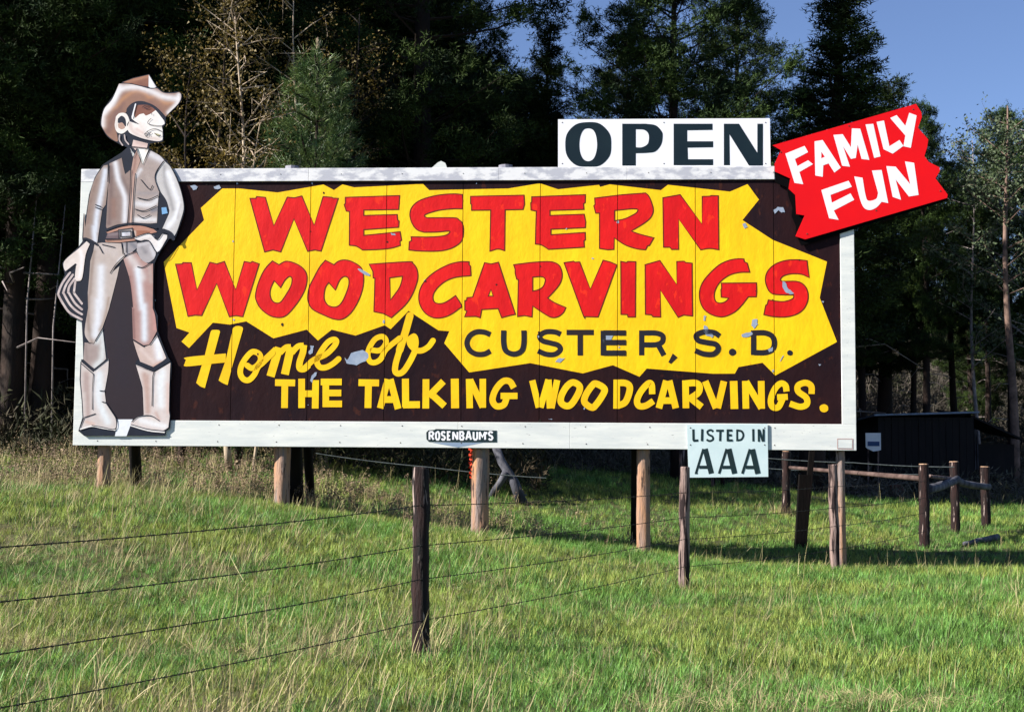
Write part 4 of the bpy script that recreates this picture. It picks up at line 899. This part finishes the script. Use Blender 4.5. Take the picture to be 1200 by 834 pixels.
def conifer(seed, H, base, rad, gap=.34, top=1., dens=1., tsize=.125, K=11, wid=.017, prof='pond', upturn=.5, needle=None, limbR=.035, miss=.12):
    rng = np.random.default_rng(seed); Cn = []; D = []; limbs_v, limbs_f = [], []
    z = base; azi = rng.uniform(0, 6.28)
    lean = rng.normal(0, .012, 2)
    def axis_at(z): return np.array([lean[0]*z+.06*math.sin(z*.5+seed), lean[1]*z+.06*math.cos(z*.4+seed), z])
    while z < H-.15:
        h = (z-base)/(H-base)
        if prof == 'pond': R_ = rad*min(1, .45+h*2.4)*(1-h**2.2)**.75
        elif prof == 'cone': R_ = rad*(1-h)**.85*min(1, .6+h*4)
        else: R_ = rad*(1-h)**.6
        nb = rng.integers(3, 6)
        for k in range(nb):
            if rng.random() < miss: continue
            a = azi+k*6.28/nb+rng.normal(0, .25); L = max(.25, R_*rng.uniform(.6, 1.18)); o = axis_at(z+rng.normal(0, .08))
            sl = rng.uniform(-.18, .25)+(.55*h if prof != 'cone' else .2)
            dr = np.array([math.cos(a), math.sin(a), 0]); m = max(3, int(L/.22)); ts = np.linspace(0, 1, m+1)
            P = o+dr*(ts[:, None]*L)+np.array([0, 0, 1])*((ts*sl+upturn*.35*ts**2)*L)[:, None]+np.cumsum(rng.normal(0, .025, (m+1, 3)), 0)
            tube([Vector(p) for p in P[::max(1, m//3)]] if m >= 4 else [Vector(P[0]), Vector(P[-1])], [limbR*(1-.25*i)*(.4+L/rad*.6) for i in range(len(P[::max(1, m//3)]) if m >= 4 else 2)], 4, limbs_v, limbs_f, False)
            nt_ = max(2, int(L*6.2*dens)); t = rng.uniform(.16, 1, nt_)**.8
            Q = o+dr*(t[:, None]*L)+np.array([0, 0, 1])*((t*sl+upturn*.35*t**2)*L)[:, None]
            sidev = np.array([-math.sin(a), math.cos(a), 0]); s = rng.normal(0, 1, nt_)*(.10+.30*L*(1.05-t)); s = np.clip(s, -.8, .8)
            Q = Q+sidev*s[:, None]; Q[:, 2] += rng.normal(.04, .09, nt_)+abs(s)*.12
            dd = dr*.45+sidev*(s*.8)[:, None]+np.array([0, 0, .5])
            Q = np.repeat(Q, 13, 0)+rng.normal(0, 1, (nt_*13, 3))*np.array([.105, .105, .08]); Cn.append(Q); D.append(np.repeat(dd, 13, 0))
        azi += 2.4; z += gap*rng.uniform(.7, 1.3)*(1-.35*h)
    n = max(8, int(12*dens)); t = rng.uniform(0, 1, n); tp = axis_at(H-.7)[None, :]+np.array([0, 0, .8])*t[:, None]+rng.normal(0, .08, (n, 3)); Cn.append(tp); D.append(np.tile([0, 0, 1.], (n, 1)))
    Cn = np.concatenate(Cn); D = np.concatenate(D)
    crown = trimesh('crown', tufts(rng, Cn, D, rng.uniform(.7, 1.2, len(Cn))*tsize, K, 1.3, wid)); print('crown', seed, len(Cn)*K)
    pts = [Vector(axis_at(zz)) for zz in np.linspace(-.4, H, 10)]; r0 = .011*H+.035
    vs, fs = tube(pts, [r0*(1.12-k/9*1.02) for k in range(10)], 9, wob=.15, seed=seed)
    me = pymesh('trunk', vs, fs, True); lm = pymesh('limbs', limbs_v, limbs_f)
    # a few bare dead stubs below the crown
    if base > 2.5:
        dv, df = [], []
        for k in range(9):
            zz = rng.uniform(1.6, base+.8); a = rng.uniform(0, 6.28); L = rng.uniform(.5, 1.7); o = Vector(axis_at(zz))
            p1 = o+Vector((math.cos(a)*L*.6, math.sin(a)*L*.6, rng.uniform(-.1, .15))); p2 = o+Vector((math.cos(a+.2)*L, math.sin(a+.2)*L, rng.uniform(-.35, .2)))
            tube([o, p1, p2], [.022, .015, .006], 4, dv, df, False)
        dm = pymesh('dead_branches', dv, df); dm.materials.append(M_deadlimb)
    else: dm = None
    me.materials.append(M_bark); lm.materials.append(M_bark); crown.materials.append(needle or M_needle)
    return dict(trunk=me, limbs=lm, crown=crown, dead=dm, H=H, rad=rad)

PV = [conifer(1, 15, 5.0, 2.7, gap=.36, dens=1.15), conifer(2, 14, 3.0, 2.1, gap=.34, dens=1.1), conifer(3, 16, 6.2, 2.3, gap=.4, dens=1.0),
      conifer(4, 17, 2.0, 2.4, gap=.42, dens=1.0), conifer(5, 8, 1.0, 1.7, gap=.30, dens=1.1, prof='cone', needle=M_needle2),
      conifer(6, 13, 3.4, 1.5, gap=.33, dens=1.3, prof='cone', upturn=.8), conifer(8, 15, 4.2, 2.9, gap=.40, dens=1.15, upturn=.9)]
TREES = 0
def tree(v, x, y, sc_, rz, label, group, name='pine_tree', sxy=1.):
    global TREES; TREES += 1
    p = PV[v]; o = empty(name, (x, y, G(x, y)-.1), rz, label=label, cat='tree', group=group); o.scale = (sc_*sxy, sc_*sxy, sc_)
    for k in ('trunk', 'limbs', 'crown'): link(k, p[k], None, o)
    if p['dead']: link('dead_branches', p['dead'], None, o)
    return o
def ptree(v, px, py_top, Y, label, group, rz=0, sxy=1., **k):
    "tree whose tip stands at that pixel at distance Y"
    t = at(px, py_top, Y); g = G(t.x, Y); s = (t.z-g)/PV[v]['H']; return tree(v, t.x, Y, s, rz, label, group, sxy=sxy/s*min(s, 1.25) if sxy == 1. else sxy, **k)
GT = 'tall pines standing behind the billboard'
ptree(6, 792, -120, 36, 'broadest dark pine behind the OPEN sign, its crown filling the sky above', GT, .4, 1.12)
ptree(0, 742, 40, 46, 'dense pine left of the broad pine above the OPEN sign', GT, 2.2)
ptree(2, 868, -30, 44, 'slim pine between the broad pine and the pointed pine', GT, 1.2)
ptree(5, 948, -48, 38, 'tall pointed pine above the left edge of the FAMILY FUN sign', GT, .9, 1.7)
ptree(0, 1005, 150, 49, 'dark pine hidden behind the FAMILY FUN sign', GT, .3)
ptree(5, 1034, 88, 52, 'small spire of a pine rising above the FAMILY FUN sign', GT, 2.0, 1.5)
ptree(0, 1082, 122, 48, 'dark pine just right of the FAMILY FUN sign top corner', GT, 3.0, .8)
ptree(2, 1114, 190, 53, 'shorter dark pine below the right corner of the FAMILY FUN sign', GT, 1.0)
ptree(2, 1066, 215, 50, 'dark pine with bare trunk below the FAMILY FUN sign', GT, 4.4, .95)
ptree(5, 628, 26, 38, 'yellow green pointed pine left of the gap of sky', GT, .2, 1.25)
ptree(1, 668, 150, 46, 'low dark pine at the foot of the gap of sky', GT, .8, 1.)
ptree(3, 545, -95, 40, 'tall dark pine left of the yellow green pointed pine', GT, 1.5)
ptree(5, 590, 105, 44, 'small dark pine between the tall dark pine and the yellow green pine', GT, 1.5, 1.2)
ptree(2, 1150, 200, 56, 'distant pine left of the pale trunked tree at right', GT, 2.5, .8)
ptree(2, 1225, 150, 55, 'distant pine at the right edge', GT, 2.5, .9)
# dense dark wood on the left
ptree(0, 1178, 128, 50, 'bushy dark green pine behind the pale barked tree', GT, 1.1, 1.)
ptree(3, 1135, 175, 58, 'dark pine between the FAMILY FUN sign and the pale barked tree', GT, 1.9, .9)
ptree(3, 1218, 118, 52, 'dark green pine cut by the right edge of the picture', GT, 2.9, .9)
GL = 'dark pines of the dense wood on the left'
rd = random.Random(5); k = 0
WH = ['beyond the left edge of the picture', 'at the far left edge', 'left of the cowboy', 'behind the cowboy', 'right of the cowboy hat', 'behind the white aspen trunk', 'behind the bushy young pine', 'just right of the bushy young pine', 'above the letters WES', 'above the bent scrap on the top rail', 'left of the yellow green pine', 'behind the yellow green pine']
for ri, (Yr, xs, st) in enumerate(((33, range(-60, 520, 62), 14), (39, range(-90, 520, 52), 18), (46, range(-100, 560, 50), 18), (55, range(-110, 640, 52), 20), (66, range(-120, 620, 60), 20))):
    for px in xs:
        x_ = px+rd.uniform(-st, st); y_ = Yr+rd.uniform(-2, 2)
        if Yr < 36 and 150 < x_ < 470: continue
        t = at(x_, 300, y_); v = rd.choice((3, 3, 0, 1, 3, 6)); s = rd.uniform(.95, 1.3)*(1 if px < 500 else .8)
        tree(v, t.x, y_, s, rd.uniform(0, 6.28), '%s dark pine of the dense wood, %s' % (('front row', 'second row', 'third row', 'fourth row', 'rearmost')[ri], WH[max(0, min(11, int((x_+60)//52)))]), GL, sxy=1.15); k += 1
for i in range(44):      # the wood goes on to the left, out of the picture
    x = rd.uniform(-44, -13); y = rd.uniform(28, 60)
    if y < 30: x = min(x, -18)
    if x > -.42*y-2: x -= 9
    tree(rd.choice((3, 3, 0, 6)), x, y, rd.uniform(.9, 1.2), rd.uniform(0, 6.28), 'dark pine of the dense wood outside the picture at left', GL, sxy=1.1)
# wood on the hill behind, right half
GH = 'pines on the slope far behind'
for i in range(46):
    y = rd.uniform(58, 100); px = rd.uniform(480, 1290); t = at(px, 300, y)
    top = rd.uniform(250, 340) if px > 700 else rd.uniform(150, 260)
    zn = [('left of the OPEN sign' if px < 655 else 'above the letter O of OPEN' if px < 705 else 'above the letter P of OPEN'), ('above the letter E of OPEN' if px < 825 else 'above the letter N of OPEN'), 'behind the FAMILY FUN sign', 'above the left half of the shed roof', 'above the right half of the shed roof', 'near the pale barked tree', 'at the right edge of the picture'][0 if px < 760 else 1 if px < 900 else 2 if px < 1020 else 3 if px < 1080 else 4 if px < 1140 else 5 if px < 1190 else 6]
    lab_ = ('%s, %s' % (['nearest pine on the slope', 'pine low on the slope', 'pine halfway up the slope', 'pine high on the slope', 'farthest pine on the slope'][min(4, int((y-58)/8.4))], zn))
    tree(rd.choice((1, 3, 0, 5)), t.x, y, max(.3, min(1., (at(px, top, y).z-G(t.x, y))/16)), rd.uniform(0, 6.28), lab_, GH)

# young bushy pine behind the top rail
def young(seed, H, rad, name, px, py, Y, label):
    rng = np.random.default_rng(seed); Cn, D, S_ = [], [], []; lv, lf = [], []
    z = .5
    while z < H-.2:
        h = z/H; R_ = rad*(1-h)**.7*(1 if h > .15 else .8); nb = 5
        a0 = rng.uniform(0, 6.28)
        for k in range(nb):
            a = a0+k*1.257+rng.normal(0, .2); L = R_*rng.uniform(.7, 1.1); m = max(3, int(L/.075)); t = np.linspace(.15, 1, m)[:, None]
            dr = np.array([math.cos(a), math.sin(a), 0]); P = np.array([0, 0, z])+dr*t*L+np.array([0, 0, 1])*(t**1.6)*L*.6
            Cn.append(P); tg = dr+np.array([0, 0, 1.2])*t; D.append(np.broadcast_to(tg, P.shape)); S_.append(np.full(m, .25))
            tube([Vector((0, 0, z)), Vector(P[m//2]), Vector(P[-1])], [.03, .022, .015], 5, lv, lf, False)
            if L > .5:
                for sgn in (-1, 1):
                    b = P[m//2]; d2 = nd(dr+sgn*.8*np.array([-math.sin(a), math.cos(a), 0])+np.array([0, 0, .7])); t2 = np.linspace(.1, 1, 6)[:, None]; Pb = b+d2*t2*L*.45
                    Cn.append(Pb); D.append(np.broadcast_to(d2, Pb.shape)); S_.append(np.full(6, .18))
        z += .58*(1-.4*h)
    t = np.linspace(0, 1, 12)[:, None]; P = np.array([0, 0, H-.7])+np.array([0, 0, .7])*t; Cn.append(P); D.append(np.tile([0, 0, 1.], (12, 1))); S_.append(np.full(12, .2))
    Cn = np.concatenate(Cn); D = nd(np.concatenate(D)); S_ = np.concatenate(S_)
    g = at(px, 300, Y); o = empty(name, (g.x, Y, G(g.x, Y)-.1), label=label, cat='young pine')
    link('crown', trimesh('crown', tufts(rng, Cn, D, S_, 24, .62, .0085)), M_young, o)
    link('trunk', pymesh('trunk', *tube([(0, 0, -.2), (.02, 0, H*.5), (0, 0, H)], [.09, .06, .015], 8), True), M_bark, o); link('limbs', pymesh('limbs', lv, lf), M_bark, o)
    vs, fs = [], []
    for k in range(7):
        a = rng.uniform(0, 6.28); r_ = rng.uniform(0, .05); tube([(math.cos(a)*r_, math.sin(a)*r_, H-.05), (math.cos(a)*r_*2, math.sin(a)*r_*2, H+rng.uniform(.08, .2))], [.014, .008], 5, vs, fs)
    link('candles', pymesh('candles', vs, fs), M_barkp, o)
Yy = 29.; young(31, at(368, 48, Yy).z-G(at(368, 48, Yy).x, Yy), 2.5, 'young_pine', 368, 48, Yy, 'bushy bright young pine with long needles rising behind the top rail')
young(33, at(285, 178, 28).z-G(at(285, 178, 28).x, 28), .75, 'young_pine', 285, 178, 28, 'small young pine tip just above the top rail beside the white trunk')
young(35, at(318, 120, 30.).z-G(at(318, 120, 30.).x, 30.), 1.1, 'young_pine', 322, 140, 30., 'narrow young pine close against the left of the bushy young pine')

# aspens with thin spring leaves
def aspen(seed, px, top, Y, label, nleaf=2600, m=M_barkp, lm=M_leaf, R0=1.3, leafsz=.05, group='spring aspens behind the cowboy and top rail', ndead=0, name='aspen_tree', lean=0., r0=.07, low=.25):
    rng = np.random.default_rng(seed); g = at(px, 300, Y); H = at(px, top, Y).z-G(g.x, Y)
    o = empty(name, (g.x, Y, G(g.x, Y)-.1), label=label, cat='tree', group=group)
    def ax(t): return Vector((lean*t*H+.12*math.sin(t*7+seed), .1*math.cos(t*5+seed), t*H))
    pts = [ax(t) for t in np.linspace(0, 1, 14)]; link('trunk', pymesh('trunk', *tube(pts, [r0*(1.1-k/13*.95) for k in range(14)], 8, wob=.1), True), m, o)
    bv, bf = [], []; tips = []
    for k in range(34):
        t = rng.uniform(low, .98); a = rng.uniform(0, 6.28); L = R0*(1.15-t*.7)*rng.uniform(.5, 1.1); p = ax(t); up = rng.uniform(.3, .9)
        q1 = p+Vector((math.cos(a)*L*.5, math.sin(a)*L*.5, L*.5*up)); q2 = p+Vector((math.cos(a+.2)*L, math.sin(a+.2)*L, L*up)); tube([p, q1, q2], [.022*(1.2-t)+.006, .012, .004], 5, bv, bf, False)
        tips += [(p, q1), (q1, q2), (q1, q2)]
        for s in range(3):
            c = q1.lerp(q2, rng.random()); e = c+Vector(rng.normal(0, .28, 3)); tube([c, e], [.007, .003], 3, bv, bf, False); tips.append((c, e))
    link('branches', pymesh('branches', bv, bf), m, o)
    T = np.array([[*a, *b] for a, b in tips]); i = rng.integers(0, len(T), nleaf); t = rng.random((nleaf, 1)); c = T[i, :3]*(1-t)+T[i, 3:]*t+rng.normal(0, .13, (nleaf, 3))
    d = nd(rng.normal(0, 1, (nleaf, 3))); s = nd(np.cross(d, rng.normal(0, 1, (nleaf, 3)))); z = rng.uniform(.6, 1.2, (nleaf, 1))*leafsz
    link('leaves', trimesh('leaves', np.stack([c-s*z*.5, c+s*z*.5, c+d*z*1.3], 1)), lm, o)
aspen(41, 277, 15, 27.4, 'aspen with a bright white trunk rising left of the bushy young pine', 2800, R0=1.7, lean=-.004, low=.35)
aspen(42, 345, -5, 31, 'slim aspen with orange brown leaves behind the bushy young pine', 3600, R0=1.7)
aspen(43, 222, 60, 27.8, 'brown leaved aspen just right of the cowboy hat', 4200, R0=1.9, m=M_bark)
aspen(44, 300, 100, 27.2, 'low aspen stem forking beside the bright white trunk', 900, R0=.9, r0=.03)
aspen(45, 410, 10, 31.5, 'sparse aspen right of the bushy young pine', 2400, R0=1.8, m=M_bark)
aspen(46, 250, -30, 29.5, 'tall brown leaved aspen behind the white trunked aspen', 3600, R0=2.0, m=M_bark)
# pale trunked tree at the right edge
M_pl = mat('grey_green_thin_needles', S(74, 88, 60), S(60, 70, 46), 2, .6, island=.35)
aspen(51, 1181, 120, 45, 'tall pale barked tree with bare dead limbs at the right edge', 5200, M_bark if 0 else mat('pinkish_grey_bark', S(128, 104, 92), S(84, 68, 60), 4, .9, .5, 12, .01), M_pl, R0=2.6, leafsz=.08, group='thin grey trees at the right edge', name='bare_limbed_tree', r0=.15, low=.5)
aspen(52, 1140, 160, 47, 'thin grey green tree left of the pale barked tree', 3600, M_deadlimb, M_pl, R0=2.4, leafsz=.08, group='thin grey trees at the right edge', name='bare_limbed_tree', r0=.07, low=.3)
aspen(53, 1215, 130, 46, 'thin grey green tree beyond the pale barked tree', 3600, M_deadlimb, M_pl, R0=2.4, leafsz=.08, group='thin grey trees at the right edge', name='bare_limbed_tree', r0=.07, low=.3)
# long bare limb of the pale tree
# slender pale dead stems at the far left
for i, (px, py0, py1, lab) in enumerate(((33, 190, 400, 'slender pale dead stem left of the cowboy, at the far left'), (64, 240, 420, 'slender pale dead stem nearer the coiled rope'))):
    Y = 30.5; t = at(px, py0, Y); g = G(t.x, Y); vs, fs = tube([(0, 0, 0), (-.05, 0, (t.z-g)*.5), (.12, 0, t.z-g)], [.024, .018, .009], 6, wob=.2)
    o = link('dead_sapling', pymesh('dead_sapling', vs, fs, True), M_deadlimb); o.location = (at(px, py1, Y).x, Y, g); tag(o, lab, 'dead tree', 'slender dead stems at the far left')

# brush on the slope: nobody could count its twigs
def scatter_mesh(name, n, fpos, fdir, L0, L1, wid, m, label, seed, K=5, spread=.5, droop=0.):
    rng = np.random.default_rng(seed); Cn = np.array([fpos(rng) for _ in range(n)])
    D = np.tile(np.array(fdir, float), (n, 1))+rng.normal(0, .25, (n, 3))
    o = link(name, trimesh(name, tufts(rng, Cn, D, rng.uniform(L0, L1, n), K, spread, wid, droop)), m); return tag(o, label, 'brush', kind='stuff')
def brushpos(rng):
    while True:
        y = rng.uniform(50, 96); px = rng.uniform(560, 1320); x = at(px, 300, y).x
        return (x, y, G(x, y)+rng.uniform(0, 1.9))
scatter_mesh('bare_brush', 26000, brushpos, (0, 0, .8), .4, 1.1, .028, M_twig, 'tangle of bare grey brown brush covering the wooded slope', 61, 6, 1.6)
def underpos(rng):
    y = rng.uniform(28.5, 60); px = rng.uniform(-160, 640); x = at(px, 300, y).x; return (x, y, G(x, y)+rng.uniform(0, 1.3)*rng.random())
scatter_mesh('undergrowth', 16000, underpos, (0, 0, .8), .2, .45, .03, M_under, 'dark tangled undergrowth at the foot of the dense wood', 62, 7, .9)
def fgpos(rng):
    y = rng.uniform(37, 52); px = rng.uniform(600, 1300); x = at(px, 300, y).x; return (x, y, G(x, y)+rng.uniform(0, .9)*rng.random())
scatter_mesh('undergrowth', 5000, fgpos, (0, 0, .8), .2, .45, .025, M_twig, 'low twiggy undergrowth round the dark shed', 63, 7, .9)

# ------------------------------------------------------------------ grass (geometry-nodes instancing of tufts)
def blade_tuft(seed, nb, h0, h1, w, spread, curve, name, m, head=False, mh=None):
    rng = random.Random(seed); vs, fs, hm = [], [], []
    for i in range(nb):
        a = rng.uniform(0, 6.28); r_ = rng.uniform(0, spread); h = rng.uniform(h0, h1); c = rng.uniform(.2, 1)*curve*h; la = rng.uniform(0, 6.28); ww = w*rng.uniform(.7, 1.3)
        x, y = math.cos(a)*r_, math.sin(a)*r_; sx, sy = -math.sin(la)*ww/2, math.cos(la)*ww/2; b = len(vs)
        for t, wf in ((0, 1), (.5, .85), (.82, .5)):
            px_, py_ = x+math.cos(la)*c*t*t, y+math.sin(la)*c*t*t; vs += [(px_-sx*wf, py_-sy*wf, h*t-.02), (px_+sx*wf, py_+sy*wf, h*t-.02)]
        ex, ey = x+math.cos(la)*c, y+math.sin(la)*c; vs.append((ex, ey, h*(1-.12*curve)))
        fs += [(b, b+1, b+3, b+2), (b+2, b+3, b+5, b+4), (b+4, b+5, b+6)]; hm += [0]*3
        if head:
            for k in range(9):
                c0 = Vector((ex, ey, h*(1-.12*curve)-rng.uniform(0, .28)*h))+Vector((rng.uniform(-1, 1), rng.uniform(-1, 1), 0))*.03; s = .022
                q = len(vs); vs += [c0+Vector((rng.uniform(-s, s), rng.uniform(-s, s), rng.uniform(-s, s))) for _ in range(3)]; fs.append((q, q+1, q+2)); hm.append(1)
    me = pymesh(name, vs, fs); me.materials.append(m)
    if mh: me.materials.append(mh); me.polygons.foreach_set('material_index', hm)
    return me

def instanced(name, meshes, pts, label, cat='grass'):
    "pts rows: x, y, z, scale, rotation z, tilt, variant"
    src = bpy.data.collections.new(name+'_source')
    for i, me in enumerate(meshes):
        o = bpy.data.objects.new('%s_tuft_%02d' % (name, i), me); src.objects.link(o)
    P = np.asarray(pts, dtype=np.float32); me = bpy.data.meshes.new(name); me.vertices.add(len(P)); me.vertices.foreach_set('co', P[:, :3].ravel())
    for nm, col in (('sc', 3), ('rz', 4), ('tl', 5)):
        a = me.attributes.new(nm, 'FLOAT', 'POINT'); a.data.foreach_set('value', np.ascontiguousarray(P[:, col]))
    a = me.attributes.new('vi', 'INT', 'POINT'); a.data.foreach_set('value', P[:, 6].astype(np.int32))
    o = link(name, me); g = bpy.data.node_groups.new(name, 'GeometryNodeTree')
    g.interface.new_socket('Geometry', in_out='INPUT', socket_type='NodeSocketGeometry'); g.interface.new_socket('Geometry', in_out='OUTPUT', socket_type='NodeSocketGeometry')
    N, L = g.nodes, g.links; gi, go = N.new('NodeGroupInput'), N.new('NodeGroupOutput'); ip = N.new('GeometryNodeInstanceOnPoints'); ci = N.new('GeometryNodeCollectionInfo')
    ci.inputs[0].default_value = src; ci.inputs[1].default_value = True; ci.inputs[2].default_value = True
    def at_(nm, ty='FLOAT'):
        q = N.new('GeometryNodeInputNamedAttribute'); q.data_type = ty; q.inputs[0].default_value = nm; return q.outputs[0]
    cx = N.new('ShaderNodeCombineXYZ'); L.new(at_('rz'), cx.inputs[2]); L.new(at_('tl'), cx.inputs[0])
    L.new(gi.outputs[0], ip.inputs['Points']); L.new(ci.outputs[0], ip.inputs['Instance']); ip.inputs['Pick Instance'].default_value = True
    L.new(at_('vi', 'INT'), ip.inputs['Instance Index']); L.new(cx.outputs[0], ip.inputs['Rotation']); L.new(at_('sc'), ip.inputs['Scale'])
    L.new(ip.outputs[0], go.inputs[0]); md = o.modifiers.new('scatter', 'NODES'); md.node_group = g
    return tag(o, label, cat, kind='stuff')

def nz(x, y, s, o=0): return noise.noise(Vector((x*s, y*s, o)))
rg = random.Random(77); green, straw, weeds = [], [], []
def halfw(y): return .40*y+1.2
def scatter(y0, y1, dens):
    A = 0; n = 0; ys = []
    tot = int((y1-y0)*(halfw(y0)+halfw(y1))*dens)
    for _ in range(tot):
        y = rg.uniform(y0, y1); hw = halfw(y1); x = rg.uniform(-hw, hw)
        if abs(x) > halfw(y): continue
        yield x, y
def img(x, y):
    p = Vector((x, y, G(x, y)))-EYE; d = p.dot(_f); return 600+FPX*p.dot(_r)/d, 417-FPX*p.dot(_u)/d
for y0, y1, dens, big in ((5.2, 10, 400, 1.), (10, 15, 270, 1.05), (15, 22, 170, 1.15), (22, 32, 80, 1.35), (32, 50, 34, 1.7)):
    for x, y in scatter(y0, y1, dens):
        ix, iy = img(x, y); dry = nz(x, y, .5, 5)*.9+nz(x, y, 1.6, 8)*.5+.25*sst(650, 100, ix)
        if y > 24: dry -= .35
        if nz(x, y, .8, 21) > .42 and y < 14 and ix > 650 and dry < .6: dry += .5      # thin flattened patches at the lower right
        z = G(x, y); lush = nz(x, y, .35, 31)
        if rg.random() < .05+.40*max(0, dry)*(1 if ix < 620 else .5): straw.append((x, y, z, big*rg.uniform(.5, 1.2)*(.75 if ix > 600 else 1.05), -1.57+rg.gauss(0, .9), -abs(rg.gauss(.30, .25)), rg.randrange(7)))
        if rg.random() > dry*.45: green.append((x, y, z, big*rg.uniform(.55, 1.1)*(1.0+.5*lush), rg.uniform(0, 6.28), rg.gauss(0, .15), (rg.randrange(2, 4) if rg.random() < .22+.5*max(0, nz(x, y, 1.1, 77)) else rg.randrange(2) if nz(x, y, .45, 90)+rg.gauss(0, .18) > 0 else rg.randrange(4, 6))))
for px_, py_, n_, sx_, sy_ in ((820, 690, 60, .5, .3), (60, 641, 160, .45, .35), (330, 690, 160, .7, .5), (300, 770, 140, .5, .4), (120, 700, 120, .6, .4), (30, 760, 120, .3, .3), (560, 700, 60, .5, .4), (22, 660, 40, .2, .2), (470, 641, 70, .5, .25), (240, 612, 60, .5, .3), (850, 805, 130, .35, .25), (700, 770, 60, .4, .3), (1035, 828, 160, .3, .2), (960, 770, 60, .4, .3), (640, 800, 60, .4, .25), (1185, 575, 120, .8, .8), (820, 828, 90, .35, .2), (330, 700, 90, .5, .4), (400, 760, 60, .3, .3)):
    c_ = ghit(px_, py_)
    for _ in range(int(n_*1.6)):
        x, y = c_.x+rg.gauss(0, sx_), c_.y+rg.gauss(0, sy_)
        straw.append((x, y, G(x, y)+.02, rg.uniform(.22, .62), rg.uniform(0, 6.28), rg.choice((-1, 1))*rg.uniform(.7, 1.35), rg.randrange(5)))
# tall dry weed belt along and behind the billboard, left and centre
for _ in range(3900):
    y = rg.uniform(19.3, 30); x = rg.uniform(-.42*y, .12*y); ix, iy = img(x, y)
    lim = 1.0 if ix < 480 else .6 if ix < 640 else .34
    bl = BC.y+math.tan(YAW)*(x-BC.x)
    if y < bl+.35 and rg.random() < .93: continue
    if y < bl-.8: continue
    if 22.6 < y < 25.5: lim *= 1.0
    if y > 25.5 and ix > 380: lim *= .2
    if nz(x, y, .6, 50)*.9+.40 < rg.random() or rg.random() > lim: continue
    weeds.append((x, y, G(x, y), rg.uniform(.45, 1.0)*(.8 if ix > 450 else 1), rg.uniform(0, 6.28), rg.gauss(0, .1), rg.randrange(5)))
for P_, n in ((P7, 60), (P2, 12), (P1, 6)):
    for _ in range(n):
        x, y = P_[0].x+rg.gauss(0, .16), P_[0].y+rg.gauss(0, .16); straw.append((x, y, G(x, y), rg.uniform(.8, 1.5), rg.uniform(0, 6.28), rg.gauss(0, .15), rg.randrange(5)))
instanced('green_grass', [blade_tuft(i, 15, .035, .115, .0065, .08, .8, 'grass_tuft', (M_grass, M_grass3, M_grass2)[i//2]) for i in range(6)], green, 'fresh green spring grass covering the meadow')
instanced('straw_grass', [blade_tuft(20+i, 6, .05, .24, .0042, .07, .9, 'straw_tuft', M_straw) for i in range(5)]+[blade_tuft(27+i, 2, .25, .45, .0045, .05, .5, 'straw_tuft', M_straw) for i in range(2)], straw, 'pale dry grass stalks left from last year')
instanced('dry_weeds', [blade_tuft(40+i, 8, .18, .62, .008, .14, .45, 'weed_tuft', M_weed, True, M_weedhead) for i in range(5)], weeds, 'tall brown dry weeds growing along the foot of the billboard')
print('TREES', TREES, 'GRASS', len(green), len(straw), len(weeds))
